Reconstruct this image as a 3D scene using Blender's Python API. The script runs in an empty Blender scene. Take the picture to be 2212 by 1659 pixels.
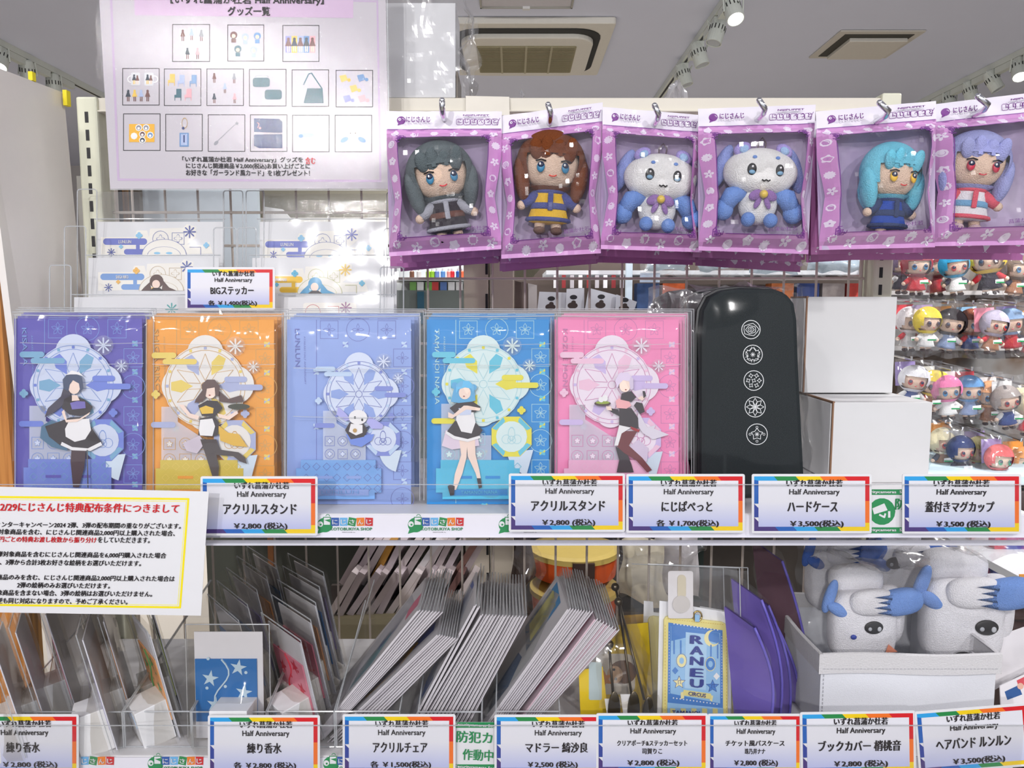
import bpy, bmesh, math, random
from mathutils import Vector, Matrix, noise, Euler
random.seed(7)
R = math.radians
S = bpy.context.scene
COL = S.collection
# ------------------------------------------------------------------ camera, light, exposure
F = 1640.0; CX, CY = 1106.0, 829.5
CAM = Vector((0, 0, 1.45))
TH = math.atan(170 / F)
cd = bpy.data.cameras.new('camera'); co = bpy.data.objects.new('camera', cd); COL.objects.link(co)
cd.sensor_width = 36; cd.lens = F / 2212 * 36; cd.clip_start = .02
co.location = CAM; co.rotation_euler = (R(90) - TH, 0, 0)
S.camera = co
w = bpy.data.worlds.new('shop_world'); S.world = w; w.use_nodes = True
w.node_tree.nodes['Background'].inputs[0].default_value = (.90, .93, 1, 1)
w.node_tree.nodes['Background'].inputs[1].default_value = .98
S.view_settings.view_transform = 'Standard'; S.view_settings.look = 'None'
S.view_settings.exposure = -0.18; S.view_settings.gamma = 1; S.view_settings.use_curve_mapping = False
S.cycles.transparent_max_bounces = 48; S.cycles.max_bounces = 7; S.cycles.diffuse_bounces = 3
S.cycles.glossy_bounces = 3; S.cycles.transmission_bounces = 4; S.cycles.sample_clamp_indirect = 4
S.cycles.caustics_reflective = False; S.cycles.caustics_refractive = False
def lamp(x, y, z, tx, ty, tz, power, size, spot=95):
    d = bpy.data.lights.new('track_or_fill_light', 'AREA'); d.shape = 'DISK'; d.size = size; d.energy = power; d.spread = R(spot * 1.3)
    d.color = (1, .98, .97)
    o = bpy.data.objects.new('track_or_fill_light', d); COL.objects.link(o); o.location = (x, y, z)
    o.rotation_euler = (Vector((tx, ty, tz)) - Vector((x, y, z))).to_track_quat('-Z', 'Y').to_euler()
lamp(-1.30, -1.40, 2.60, -.3, 1.0, 1.4, 7.2, .12)
lamp(-1.06, -3.0, 2.60, .1, 1.0, 1.3, 24, .12)
lamp(.874, -.5, 2.6, -.67, 1.08, 1.5, .45, .08, 22)
lamp(.55, -1.30, 2.60, .4, 1.0, 1.3, 7.2, .12)
lamp(1.60, -.80, 2.60, .8, 1.3, 1.3, 7.2, .12)
lamp(1.6, 1.2, 2.6, 1.3, 2.1, 1.2, 22, .12)
lamp(-.1, 1.9, 2.6, .2, 2.6, .9, 16, .15)
lamp(-1.15, .55, 2.62, -.6, 1.15, 1.6, 1.6, .05)
lamp(-2.38, 4.3, 2.5, -1.8, 4.0, 0, 62, .1); lamp(.84, 4.6, 2.5, .5, 4.0, 0, 62, .1); lamp(2.46, 3.4, 2.5, 2.2, 2.6, .9, 26, .1)
lamp(0, -1.9, 2.66, 0, -1.6, 0, 32, 1.6)  # unseen broad fill behind the camera, added to raise the shop's ambient light
# ------------------------------------------------------------------ helpers
def P(px, py, Y):
    u = (px - CX) / F; v = (CY - py) / F
    c, s = math.cos(TH), math.sin(TH)
    t = Y / (c + v * s)
    return Vector((t * u, Y, CAM.z + t * (v * c - s)))
class Surf:
    """a real plane: through (0,Y0,z0), leaning back by tilt (rad), turned by yaw about z at x0"""
    def __init__(s, Y0, tilt=0, z0=1.3, yaw=0, x0=0):
        s.p0 = Vector((x0, Y0, z0)); s.e = Euler((-tilt, 0, yaw))
        s.m = Matrix.Rotation(yaw, 3, 'Z') @ Matrix.Rotation(-tilt, 3, 'X')
        s.n = s.m @ Vector((0, -1, 0))
    def pt(s, px, py, off=0.0):
        q = P(px, py, 1.0) - CAM
        t = (s.p0 - CAM).dot(s.n) / q.dot(s.n)
        return CAM + q * t + s.n * off
    def mpp(s, px, py):
        return (s.pt(px + 1, py) - s.pt(px, py)).length
MATS = {}
def lin(c):
    return tuple(((x / 255) / 12.92 if x <= 10 else ((x / 255 + .055) / 1.055) ** 2.4) for x in c)
def M(c, rough=.5, nz=.04, bump=0.0, scale=60, metal=0.0, alpha=1.0, emit=0.0, coat=0.0, kind=None, c2=None, spec=.5):
    key = (c, rough, nz, bump, scale, metal, alpha, emit, coat, kind, c2, spec)
    if key in MATS: return MATS[key]
    m = bpy.data.materials.new('surface'); m.use_nodes = True; nt = m.node_tree; N = nt.nodes; L = nt.links
    b = N['Principled BSDF']; out = N['Material Output']
    b.inputs['Roughness'].default_value = rough; b.inputs['Metallic'].default_value = metal
    b.inputs['Coat Weight'].default_value = coat; b.inputs['Specular IOR Level'].default_value = spec
    col = lin(c)
    tc = N.new('ShaderNodeTexCoord'); no = N.new('ShaderNodeTexNoise'); no.inputs['Scale'].default_value = scale; no.inputs['Detail'].default_value = 3
    L.new(tc.outputs['Object'], no.inputs['Vector'])
    mix = N.new('ShaderNodeMix'); mix.data_type = 'RGBA'
    if kind == 'gradient':
        tx = N.new('ShaderNodeSeparateXYZ'); L.new(tc.outputs['Generated'], tx.inputs[0])
        mix.inputs[6].default_value = (*lin(c2), 1); mix.inputs[7].default_value = (*col, 1)
        mr = N.new('ShaderNodeMapRange'); mr.inputs[1].default_value = 0; mr.inputs[2].default_value = .55
        L.new(tx.outputs[2], mr.inputs[0]); L.new(mr.outputs[0], mix.inputs[0])
    elif kind == 'wood':
        mp = N.new('ShaderNodeMapping'); mp.inputs['Scale'].default_value = (60, 60, 2.5)
        L.new(tc.outputs['Object'], mp.inputs[0]); L.new(mp.outputs[0], no.inputs['Vector']); no.inputs['Scale'].default_value = 1.6
        mix.inputs[6].default_value = (*lin(c2), 1); mix.inputs[7].default_value = (*col, 1)
        mr = N.new('ShaderNodeMapRange'); mr.inputs[1].default_value = .38; mr.inputs[2].default_value = .6
        L.new(no.outputs[0], mr.inputs[0]); L.new(mr.outputs[0], mix.inputs[0])
    elif kind == 'blotch':
        mix.inputs[6].default_value = (*lin(c2), 1); mix.inputs[7].default_value = (*col, 1)
        mr = N.new('ShaderNodeMapRange'); mr.inputs[1].default_value = .42; mr.inputs[2].default_value = .58
        L.new(no.outputs[0], mr.inputs[0]); L.new(mr.outputs[0], mix.inputs[0])
    else:
        mix.inputs[6].default_value = (*[x * (1 - nz) for x in col], 1); mix.inputs[7].default_value = (*[min(1, x * (1 + nz)) for x in col], 1)
        L.new(no.outputs[0], mix.inputs[0])
    L.new(mix.outputs[2], b.inputs['Base Color'])
    if bump:
        bp = N.new('ShaderNodeBump'); bp.inputs['Strength'].default_value = bump; bp.inputs['Distance'].default_value = .002
        L.new(no.outputs[0], bp.inputs['Height']); L.new(bp.outputs[0], b.inputs['Normal'])
        if coat: L.new(bp.outputs[0], b.inputs['Coat Normal']); b.inputs['Coat Roughness'].default_value = .08
    if emit:
        L.new(mix.outputs[2], b.inputs['Emission Color']); b.inputs['Emission Strength'].default_value = emit
    if alpha < 1: b.inputs['Alpha'].default_value = alpha
    MATS[key] = m; return m
def FILM(tint=(255, 255, 255), haze=.02, gl=.10, rough=.12, bump=.6, scale=22, stretch=(1, 1, 1), hz=(235, 235, 240), dist=.004, mult=.24):
    """clear plastic: see-through, a little haze, wrinkled gloss"""
    key = ('film', tint, haze, gl, rough, bump, scale, stretch, hz, dist, mult)
    if key in MATS: return MATS[key]
    m = bpy.data.materials.new('clear_plastic'); m.use_nodes = True; nt = m.node_tree; N = nt.nodes; L = nt.links
    N.clear(); out = N.new('ShaderNodeOutputMaterial')
    tr = N.new('ShaderNodeBsdfTransparent'); tr.inputs[0].default_value = (*lin(tint), 1)
    gs = N.new('ShaderNodeBsdfGlossy'); gs.inputs['Roughness'].default_value = rough
    df = N.new('ShaderNodeBsdfDiffuse'); df.inputs[0].default_value = (*lin(hz), 1)
    tc = N.new('ShaderNodeTexCoord'); mp = N.new('ShaderNodeMapping'); mp.inputs['Scale'].default_value = stretch
    no = N.new('ShaderNodeTexNoise'); no.inputs['Scale'].default_value = scale; no.inputs['Detail'].default_value = 5; no.inputs['Roughness'].default_value = .6
    no.noise_type = 'RIDGED_MULTIFRACTAL' if bump > .3 else 'FBM'
    L.new(tc.outputs['Object'], mp.inputs[0]); L.new(mp.outputs[0], no.inputs['Vector'])
    bp = N.new('ShaderNodeBump'); bp.inputs['Strength'].default_value = bump; bp.inputs['Distance'].default_value = dist
    L.new(no.outputs[0], bp.inputs['Height']); L.new(bp.outputs[0], gs.inputs['Normal'])
    lw = N.new('ShaderNodeLayerWeight'); lw.inputs['Blend'].default_value = .35; L.new(bp.outputs[0], lw.inputs['Normal'])
    mu = N.new('ShaderNodeMath'); mu.operation = 'MULTIPLY_ADD'; mu.inputs[1].default_value = mult; mu.inputs[2].default_value = gl; mu.use_clamp = True
    L.new(lw.outputs['Fresnel'], mu.inputs[0])
    m1 = N.new('ShaderNodeMixShader'); m1.inputs[0].default_value = haze; L.new(tr.outputs[0], m1.inputs[1]); L.new(df.outputs[0], m1.inputs[2])
    m2 = N.new('ShaderNodeMixShader'); L.new(mu.outputs[0], m2.inputs[0]); L.new(m1.outputs[0], m2.inputs[1]); L.new(gs.outputs[0], m2.inputs[2])
    L.new(m2.outputs[0], out.inputs[0]); MATS[key] = m; return m
ORG = {}
def tag(o, label=None, cat=None, group=None, kind=None):
    if label: o['label'] = label
    if cat: o['category'] = cat
    if group: o['group'] = group
    if kind: o['kind'] = kind
    return o
def thing(name, label, cat, loc, group=None):
    o = bpy.data.objects.new(name, None); COL.objects.link(o); o.location = loc; o.empty_display_size = .02
    ORG[o] = Vector(loc); return tag(o, label, cat, group)
def dup(o, d=(0, 0, 0), label=None, group=None, rz=0, parent=None, rot=None):
    c = o.copy(); COL.objects.link(c)
    if parent: c.parent = parent
    else:
        c.location = o.location + Vector(d); ORG[c] = Vector(c.location)
        if rz: c.rotation_euler.z += rz
        if rot: c.rotation_euler = rot
        if label: c['label'] = label
        if group: c['group'] = group
    for ch in KIDS.get(o, []):
        k = dup(ch, parent=c); KIDS.setdefault(c, []).append(k)
    return c
KIDS = {}
def ell(a, n=14): return [(math.cos(2 * math.pi * i / n), math.sin(2 * math.pi * i / n)) for i in range(n)]
class MB:
    def __init__(s, surf=None, S3=None): s.v = []; s.f = []; s.m = []; s.mi = []; s.surf = surf; s.S3 = S3
    def mat(s, m):
        if m not in s.m: s.m.append(m)
        return s.m.index(m)
    def face(s, pts, m):
        b = len(s.v); s.v += [Vector(p) for p in pts]; s.f.append(tuple(range(b, b + len(pts)))); s.mi.append(s.mat(m))
    def add(s, vs, fs, m, T=None):
        b = len(s.v); s.v += [(T @ Vector(p)) if T else Vector(p) for p in vs]
        for f in fs: s.f.append(tuple(b + i for i in f)); s.mi.append(s.mat(m))
    def box(s, c, sz, m, T=None, rz=0, rx=0, ry=0):
        x, y, z = [k / 2 for k in sz]
        vs = [(a, b, d) for a in (-x, x) for b in (-y, y) for d in (-z, z)]
        fs = [(0, 1, 3, 2), (4, 6, 7, 5), (0, 4, 5, 1), (2, 3, 7, 6), (0, 2, 6, 4), (1, 5, 7, 3)]
        T = (T or Matrix()) @ Matrix.Translation(c) @ Euler((rx, ry, rz)).to_matrix().to_4x4()
        s.add(vs, fs, m, T)
    def bx(s, x0, x1, y0, y1, z0, z1, m): s.box(((x0 + x1) / 2, (y0 + y1) / 2, (z0 + z1) / 2), (abs(x1 - x0), abs(y1 - y0), abs(z1 - z0)), m)
    def slab(s, pts, t, m, surf=None, off=0, mside=None):
        """closed slab: outline in pixels on the plane, thickness t behind the front"""
        sf = surf or s.surf; b = len(s.v); n = len(pts)
        s.v += [sf.pt(x, y, off) for x, y in pts] + [sf.pt(x, y, off) - sf.n * t for x, y in pts]
        s.f.append(tuple(b + i for i in range(n))); s.mi.append(s.mat(m))
        s.f.append(tuple(b + n + i for i in reversed(range(n)))); s.mi.append(s.mat(mside or m))
        for i in range(n):
            j = (i + 1) % n; s.f.append((b + i, b + n + i, b + n + j, b + j)); s.mi.append(s.mat(mside or m))
    def pt(s, x, y, off):
        return s.S3(x, y, off) if s.S3 else s.surf.pt(x, y, off)
    # flat print in picture-plane units of the surface; L = layer
    def poly(s, pts, m, L=1): s.face([s.pt(x, y, L * .00016 + len(s.f) * 2.5e-7) for x, y in pts], m)
    def rect(s, x0, y0, x1, y1, m, L=1): s.poly([(x0, y0), (x1, y0), (x1, y1), (x0, y1)], m, L)
    def disc(s, x, y, r, m, L=1, ry=None, n=18, rot=0):
        ry = ry or r; c, q = math.cos(rot), math.sin(rot)
        s.poly([(x + r * a * c - ry * b * q, y + r * a * q + ry * b * c) for a, b in ell(0, n)], m, L)
    def line(s, pts, wd, m, L=1, close=False):
        if close: pts = pts + [pts[0]]
        for (x0, y0), (x1, y1) in zip(pts, pts[1:]):
            dx, dy = x1 - x0, y1 - y0; l = math.hypot(dx, dy) or 1; nx, ny = -dy / l * wd / 2, dx / l * wd / 2; ex, ey = dx / l * wd * .3, dy / l * wd * .3
            s.poly([(x0 + nx - ex, y0 + ny - ey), (x1 + nx + ex, y1 + ny + ey), (x1 - nx + ex, y1 - ny + ey), (x0 - nx - ex, y0 - ny - ey)], m, L)
    def ring(s, x, y, r, wd, m, L=1, n=20, ry=None, a0=0, a1=360):
        k = (ry or r) / r; A = [R(a0 + (a1 - a0) * i / n) for i in range(n + 1)]
        for a, b in zip(A, A[1:]):
            s.poly([(x + r2 * math.cos(t), y + k * r2 * math.sin(t)) for r2, t in ((r + wd / 2, a), (r + wd / 2, b), (r - wd / 2, b), (r - wd / 2, a))], m, L)
    def flower(s, x, y, r, m, L=1, n=5, rot=-90, pw=.5, inner=.28, c=None):
        pts = []
        for i in range(n):
            a = R(rot + 360 * i / n); d = R(360 / n)
            for k, rr in ((-.5, inner), (-.32 * pw * 2, .72), (-.12, .98), (.0, 1.0), (.12, .98), (.32 * pw * 2, .72)):
                pts.append((x + r * rr * math.cos(a + d * k), y + r * rr * math.sin(a + d * k)))
        s.poly(pts, m, L)
        if c: s.disc(x, y, r * .18, c, L + 1, n=8)
    def star(s, x, y, r, m, L=1, n=5, inner=.45, rot=-90):
        s.poly([(x + r * (1 if i % 2 == 0 else inner) * math.cos(R(rot + 180 * i / n)), y + r * (1 if i % 2 == 0 else inner) * math.sin(R(rot + 180 * i / n))) for i in range(2 * n)], m, L)
    def rrect(s, x0, y0, x1, y1, r, m, L=1, n=5): s.poly(rr(x0, y0, x1, y1, r, n), m, L)
    # solids in world units
    def ball(s, c, r, m, T=None, nu=16, nv=10, rot=None, keep=None):
        r = r if hasattr(r, '__len__') else (r, r, r)
        vs = []; fs = []
        for j in range(nv + 1):
            for i in range(nu):
                a = 2 * math.pi * i / nu; b = math.pi * j / nv
                vs.append(Vector((r[0] * math.sin(b) * math.cos(a), r[1] * math.sin(b) * math.sin(a), r[2] * math.cos(b))))
        for j in range(nv):
            for i in range(nu):
                f = (j * nu + i, (j + 1) * nu + i, (j + 1) * nu + (i + 1) % nu, j * nu + (i + 1) % nu)
                if j == 0: f = (f[0], f[1], f[2])
                elif j == nv - 1: f = (f[0], f[1], f[3])
                if keep:
                    g = sum((vs[k] for k in f), Vector()) / len(f)
                    if not keep(g): continue
                fs.append(f)
        T = (T or Matrix()) @ Matrix.Translation(c) @ (Euler(rot).to_matrix().to_4x4() if rot else Matrix())
        s.add(vs, fs, m, T)
    def tube(s, pts, r, m, n=8, T=None, cap=True):
        pts = [Vector(p) for p in pts]; rs = r if hasattr(r, '__len__') else [r] * len(pts)
        vs = []; fs = []; up = None
        for i, p in enumerate(pts):
            d = (pts[min(i + 1, len(pts) - 1)] - pts[max(i - 1, 0)]).normalized()
            if up is None: up = d.orthogonal().normalized()
            up = (up - d * up.dot(d)).normalized(); sd = d.cross(up)
            for k in range(n):
                a = 2 * math.pi * k / n; vs.append(p + (up * math.cos(a) + sd * math.sin(a)) * rs[i])
        for i in range(len(pts) - 1):
            for k in range(n): fs.append((i * n + k, i * n + (k + 1) % n, (i + 1) * n + (k + 1) % n, (i + 1) * n + k))
        if cap: fs.append(tuple(reversed(range(n)))); fs.append(tuple((len(pts) - 1) * n + k for k in range(n)))
        s.add(vs, fs, m, T)
    def lathe(s, prof, m, c=(0, 0, 0), n=18, T=None, sy=1):
        vs = []; fs = []
        for r, z in prof:
            for k in range(n): a = 2 * math.pi * k / n; vs.append((c[0] + r * math.cos(a), c[1] + r * sy * math.sin(a), c[2] + z))
        for i in range(len(prof) - 1):
            for k in range(n): fs.append((i * n + k, i * n + (k + 1) % n, (i + 1) * n + (k + 1) % n, (i + 1) * n + k))
        fs.append(tuple(reversed(range(n)))); fs.append(tuple((len(prof) - 1) * n + k for k in range(n)))
        s.add(vs, fs, m, T)
    def grid(s, fn, nu, nv, m, keep=None):
        b = len(s.v); s.v += [Vector(fn(i / nu, j / nv)) for j in range(nv + 1) for i in range(nu + 1)]
        for j in range(nv):
            for i in range(nu):
                if keep and not keep((i + .5) / nu, (j + .5) / nv): continue
                a = b + j * (nu + 1) + i; s.f.append((a, a + nu + 1, a + nu + 2, a + 1)); s.mi.append(s.mat(m))
    def build(s, name, parent=None, label=None, cat=None, group=None, kind=None, smooth=False, bevel=0, org=None):
        me = bpy.data.meshes.new(name)
        if parent is None:
            if org is None:
                xs = [p.x for p in s.v]; ys = [p.y for p in s.v]; zs = [p.z for p in s.v]
                org = Vector(((min(xs) + max(xs)) / 2, (min(ys) + max(ys)) / 2, min(zs)))
            o3 = Vector(org)
        else: o3 = ORG[parent]
        me.from_pydata([p - o3 for p in s.v], [], s.f)
        for m in s.m: me.materials.append(m)
        me.polygons.foreach_set('material_index', s.mi)
        if smooth: me.polygons.foreach_set('use_smooth', [True] * len(s.f))
        me.update()
        o = bpy.data.objects.new(name, me); COL.objects.link(o)
        if parent is None: o.location = o3
        else: o.parent = parent; KIDS.setdefault(parent, []).append(o)
        ORG[o] = o3
        if bevel:
            md = o.modifiers.new('bevel', 'BEVEL'); md.width = bevel; md.segments = 2; md.limit_method = 'ANGLE'
        return tag(o, label, cat, group, kind)
def rr(x0, y0, x1, y1, r, n=5):
    o = []
    for cx, cy, a in ((x1 - r, y0 + r, -90), (x1 - r, y1 - r, 0), (x0 + r, y1 - r, 90), (x0 + r, y0 + r, 180)):
        o += [(cx + r * math.cos(R(a + 90 * i / n)), cy + r * math.sin(R(a + 90 * i / n))) for i in range(n + 1)]
    return o
TXT = []
TMESH = {}
def T(parent, surf, x0, y0, x1, y1, body, m, rot=0, off=.0006, shear=0, bold=.012):
    """lettering fitted to the box x0..x1, y0..y1 on the plane; rot in degrees clockwise in the picture"""
    key = (body, m.name, shear, bold)
    if key not in TMESH:
        c = bpy.data.curves.new('lettering', 'FONT'); c.body = body; c.resolution_u = 2; c.size = 1; c.shear = shear
        o = bpy.data.objects.new('font_source', c); COL.objects.link(o)
        TMESH[key] = [o, None, m, bold]
    TXT.append((key, parent, surf, x0, y0, x1, y1, rot, off, ORG[parent]))
def fit_text():
    bpy.context.view_layer.update(); dg = bpy.context.evaluated_depsgraph_get()
    for k in TMESH.values():
        me = bpy.data.meshes.new_from_object(k[0].evaluated_get(dg)); me.materials.clear(); me.materials.append(k[2])
        bd = k[3]
        if bd > 0 and len(me.vertices):
            co_ = [v.co.copy() for v in me.vertices]; pf = [tuple(p.vertices) for p in me.polygons]; nn = len(co_)
            m2 = bpy.data.meshes.new('lettering'); vs = []; fs = []
            for i, (dx, dy) in enumerate(((-bd, 0), (bd, 0), (0, bd * .8))):
                vs += [(c.x + dx, c.y + dy, .0004 * i) for c in co_]; fs += [tuple(a + nn * i for a in f) for f in pf]
            m2.from_pydata(vs, [], fs); m2.materials.append(k[2]); me = m2
        xs = [v.co.x for v in me.vertices] or [0, 1]; ys = [v.co.y for v in me.vertices] or [0, 1]
        k[1] = (me, min(xs), max(xs), min(ys), max(ys))
    for k in TMESH.values(): bpy.data.objects.remove(k[0])
    for key, parent, surf, x0, y0, x1, y1, rot, off, org in TXT:
        me, ax, bx_, ay, by = TMESH[key][1]
        o = bpy.data.objects.new('lettering', me); COL.objects.link(o); o.parent = parent
        cx, cy = (x0 + x1) / 2, (y0 + y1) / 2; k = surf.mpp(cx, cy)
        sx = (x1 - x0) * k / max(1e-6, bx_ - ax); sy = (y1 - y0) * k / max(1e-6, by - ay)
        c = surf.pt(cx, cy, off)
        rx = (surf.pt(cx + 1, cy) - surf.pt(cx, cy)).normalized(); ny = surf.n.cross(rx).normalized()
        if ny.z < 0: ny = -ny
        a = R(-rot); ex = rx * math.cos(a) + ny * math.sin(a); ey = -rx * math.sin(a) + ny * math.cos(a)
        o.scale = (sx, sy, 1)
        mm = Matrix((ex, ey, ex.cross(ey))).transposed()
        o.rotation_euler = mm.to_euler()
        o.location = c - ex * (sx * (ax + bx_) / 2) - ey * (sy * (ay + by) / 2) - org
# common materials
WHITE = M((222, 222, 225), .45, .02); PAPER = M((228, 228, 232), .6, .015); BLACK = M((22, 20, 24), .5)
CREAM = M((226, 220, 205), .4, .02); CHROME = M((225, 225, 230), .2, .02, metal=1); STEEL = M((120, 115, 110), .3, metal=1)
CLEAR = FILM(haze=.005, gl=.0, rough=.04, bump=.05, scale=8, mult=.14); EDGE = M((205, 208, 212), .15, .05, alpha=.55)
WRAP = FILM(haze=.03, gl=.05, rough=.10, bump=.55, scale=16); CRINKLE = FILM(haze=.07, gl=.10, rough=.14, bump=1.0, scale=40)
# ------------------------------------------------------------------ the shop room
CZ = 2.70
def zpx(py, Y): return P(CX, py, Y).z
def xpx(px, Y, py=830): return P(px, py, Y).x
b = MB(); b.bx(-6, 6, -4, 7, CZ, CZ + .1, M((218, 222, 240), .9, .02, scale=4)); b.build('ceiling', kind='structure')
b = MB(); b.bx(-6, 6, -4, 7, -.1, 0, M((165, 158, 148), .35, .04, scale=9)); b.build('floor', kind='structure')
b = MB(); b.bx(-6, 6, 7, 7.1, 0, CZ, M((205, 200, 198), .8)); b.build('wall_back', kind='structure')
b = MB(); b.bx(-6.1, -6, -4, 7, 0, CZ, M((205, 200, 198), .8)); b.build('wall_left', kind='structure')
b = MB(); b.bx(6, 6.1, -4, 7, 0, CZ, M((205, 200, 198), .8)); b.build('wall_right', kind='structure')
# ceiling hatch
t = thing('ceiling_hatch', 'flush square access hatch in the grey ceiling above the cassette unit', 'hatch', (.06, 3.1, CZ))
b = MB(); b.bx(-.126, .246, 2.95, 3.33, CZ - .004, CZ - .0005, M((205, 202, 208), .9)); b.build('hatch_panel', t)
b = MB()
for x0, x1, y0, y1 in ((-.134, -.126, 2.94, 3.338), (.246, .254, 2.94, 3.338), (-.134, .254, 3.33, 3.338), (-.134, .254, 2.94, 2.95)):
    b.bx(x0, x1, y0, y1, CZ - .010, CZ - .0004, M((170, 168, 160), .5))
b.bx(.045, .075, 3.325, 3.345, CZ - .014, CZ - .0003, M((225, 225, 225), .5)); b.build('hatch_frame', t)
# cassette air conditioner
t = thing('air_conditioner', 'square ceiling cassette air conditioner with a beige return grille', 'air conditioner', (.07, 3.83, CZ))
DK = M((28, 28, 24), .6); ACW = M((222, 218, 208), .45)
def plate(b, x0, x1, y0, y1, z0, z1, r, m):
    o = rr(x0, y0, x1, y1, r, 6); n = len(o); k = len(b.v)
    b.add([(x, y, z0) for x, y in o] + [(x, y, z1) for x, y in o], [tuple(reversed(range(n))), tuple(range(n, 2 * n))] + [(i, (i + 1) % n, n + (i + 1) % n, n + i) for i in range(n)], m)
b = MB(); plate(b, -.31, .455, 3.45, 4.20, CZ - .030, CZ - .0005, .015, ACW); b.build('panel', t, bevel=.004)
b = MB(); plate(b, -.265, .405, 3.505, 4.155, CZ - .034, CZ - .0301, .12, DK); b.build('louvre_slot', t)
b = MB(); plate(b, -.235, .375, 3.56, 4.125, CZ - .055, CZ - .0305, .10, ACW); b.build('front_cover', t, bevel=.006)
b = MB(); plate(b, -.165, .300, 3.66, 4.06, CZ - .058, CZ - .0551, .01, M((150, 142, 112), .7, .1, .4, 200)); 
for i in range(26): b.bx(-.160, .295, 3.668 + i * .015, 3.673 + i * .015, CZ - .0605, CZ - .0581, M((168, 160, 130), .6))
for x in (-.05, .067, .185): b.bx(x - .005, x + .005, 3.66, 4.06, CZ - .0615, CZ - .0581, M((172, 165, 138), .6))
b.build('return_grille', t)
# ceiling vent
t = thing('ceiling_vent', 'small square air vent with a pale centre plate in the ceiling', 'vent', (1.69, 3.8, CZ))
b = MB(); b.bx(1.50, 1.89, 3.61, 3.99, CZ - .008, CZ - .0005, M((205, 200, 190), .5)); b.build('frame', t, bevel=.002)
b = MB(); b.bx(1.535, 1.855, 3.645, 3.955, CZ - .010, CZ - .0081, M((60, 58, 50), .6)); b.build('recess', t)
b = MB(); b.bx(1.575, 1.845, 3.685, 3.945, CZ - .028, CZ - .0101, M((215, 210, 200), .5)); b.build('centre_plate', t, bevel=.003)
b = MB(); b.lathe([(.055, -.012), (.06, -.004), (.06, 0)], M((95, 90, 88), .5), (1.685, 3.02, CZ - .0005)); b.build('smoke_detector', label='round dark detector on the ceiling at the top right edge', cat='detector')
b = MB(); T0 = Matrix.Translation((xpx(158, 2.1), 2.1, 0)) @ Euler((R(4), R(-6), 0)).to_matrix().to_4x4()
zz = zpx(30, 2.1); BE = M((196, 172, 140), .5)
t = thing('cylinder_downlight', 'beige cylinder lamp hanging at the top left corner of the ceiling', 'lamp', (xpx(158, 2.1), 2.1, zz))
b = MB(); b.lathe([(.030, zz), (.036, zz + .006), (.037, zz + .024), (.036, zz + .026), (.037, zz + .028), (.037, zz + .13), (.01, zz + .14)], BE, T=T0); b.build('housing', t, smooth=False)
b = MB(); b.tube([(0, 0, zz + .14), (0, 0, CZ)], .006, BE, T=T0); b.build('stem', t)
# lighting tracks and spotlights
SPW = M((215, 220, 212), .35); GLOW = M((255, 255, 255), .3, emit=14.0); SLOT = M((35, 35, 32), .5)
for x, lb in ((-2.43, 'white lighting track on the ceiling left of the big poster'), (.874, 'white lighting track between the cassette unit and the square vent'), (2.51, 'white lighting track over the far display at the right edge')):
    t = thing('lighting_track', lb, 'lighting track', (x, 1.5, CZ), 'ceiling lighting tracks')
    b = MB(); b.bx(x - .018, x + .018, -3, 6.6, CZ - .03, CZ - .0005, SPW); b.build('rail', t)
    b = MB(); b.bx(x - .006, x + .006, -3, 6.6, CZ - .0312, CZ - .0301, SLOT); b.build('slot', t)
def spot(x, Y, lb, on, ax=0, az=0, z=2.61, box=True, r=.034):
    if on: ax = -.55
    t = thing('spotlight', lb, 'spotlight', (x, Y, CZ - .031), 'white spotlights on the ceiling tracks')
    b = MB(); b.bx(x - .017, x + .017, Y - .02, Y + .02, CZ - .065, CZ - .0313, SPW)
    if box: b.bx(x - .016, x + .016, Y + .03, Y + .17, CZ - .062, CZ - .0313, SPW)
    b.build('adapter', t)
    T1 = Matrix.Translation((x, Y, z)) @ Euler((ax, 0, az)).to_matrix().to_4x4()
    b = MB(); b.lathe([(.018, .062), (.026, .055), (r, .02), (r, -.05), (r * .9, -.05), (r * .85, -.042)], SPW, T=T1, n=20); b.build('head', t, smooth=False)
    b = MB()
    for i in range(14): a = math.pi * 2 * i / 14; b.box((math.cos(a) * r, math.sin(a) * r, .012), (.003, .004, .02), SLOT, T=T1, rz=a)
    b.build('cooling_slots', t)
    b = MB(); b.lathe([(r * .84, -.047), (r * .8, -.0475), (.001, -.046)], GLOW if on else M((190, 195, 200), .2), T=T1, n=20); b.build('lens', t)
    b = MB(); k = r + .006
    b.tube([T1 @ Vector((-k, 0, -.01)), (x - k, Y, z + .05), (x - k * .5, Y, CZ - .064), (x + k * .5, Y, CZ - .064), (x + k, Y, z + .05), T1 @ Vector((k, 0, -.01))], .0035, SPW, 6); b.build('yoke', t)
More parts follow.
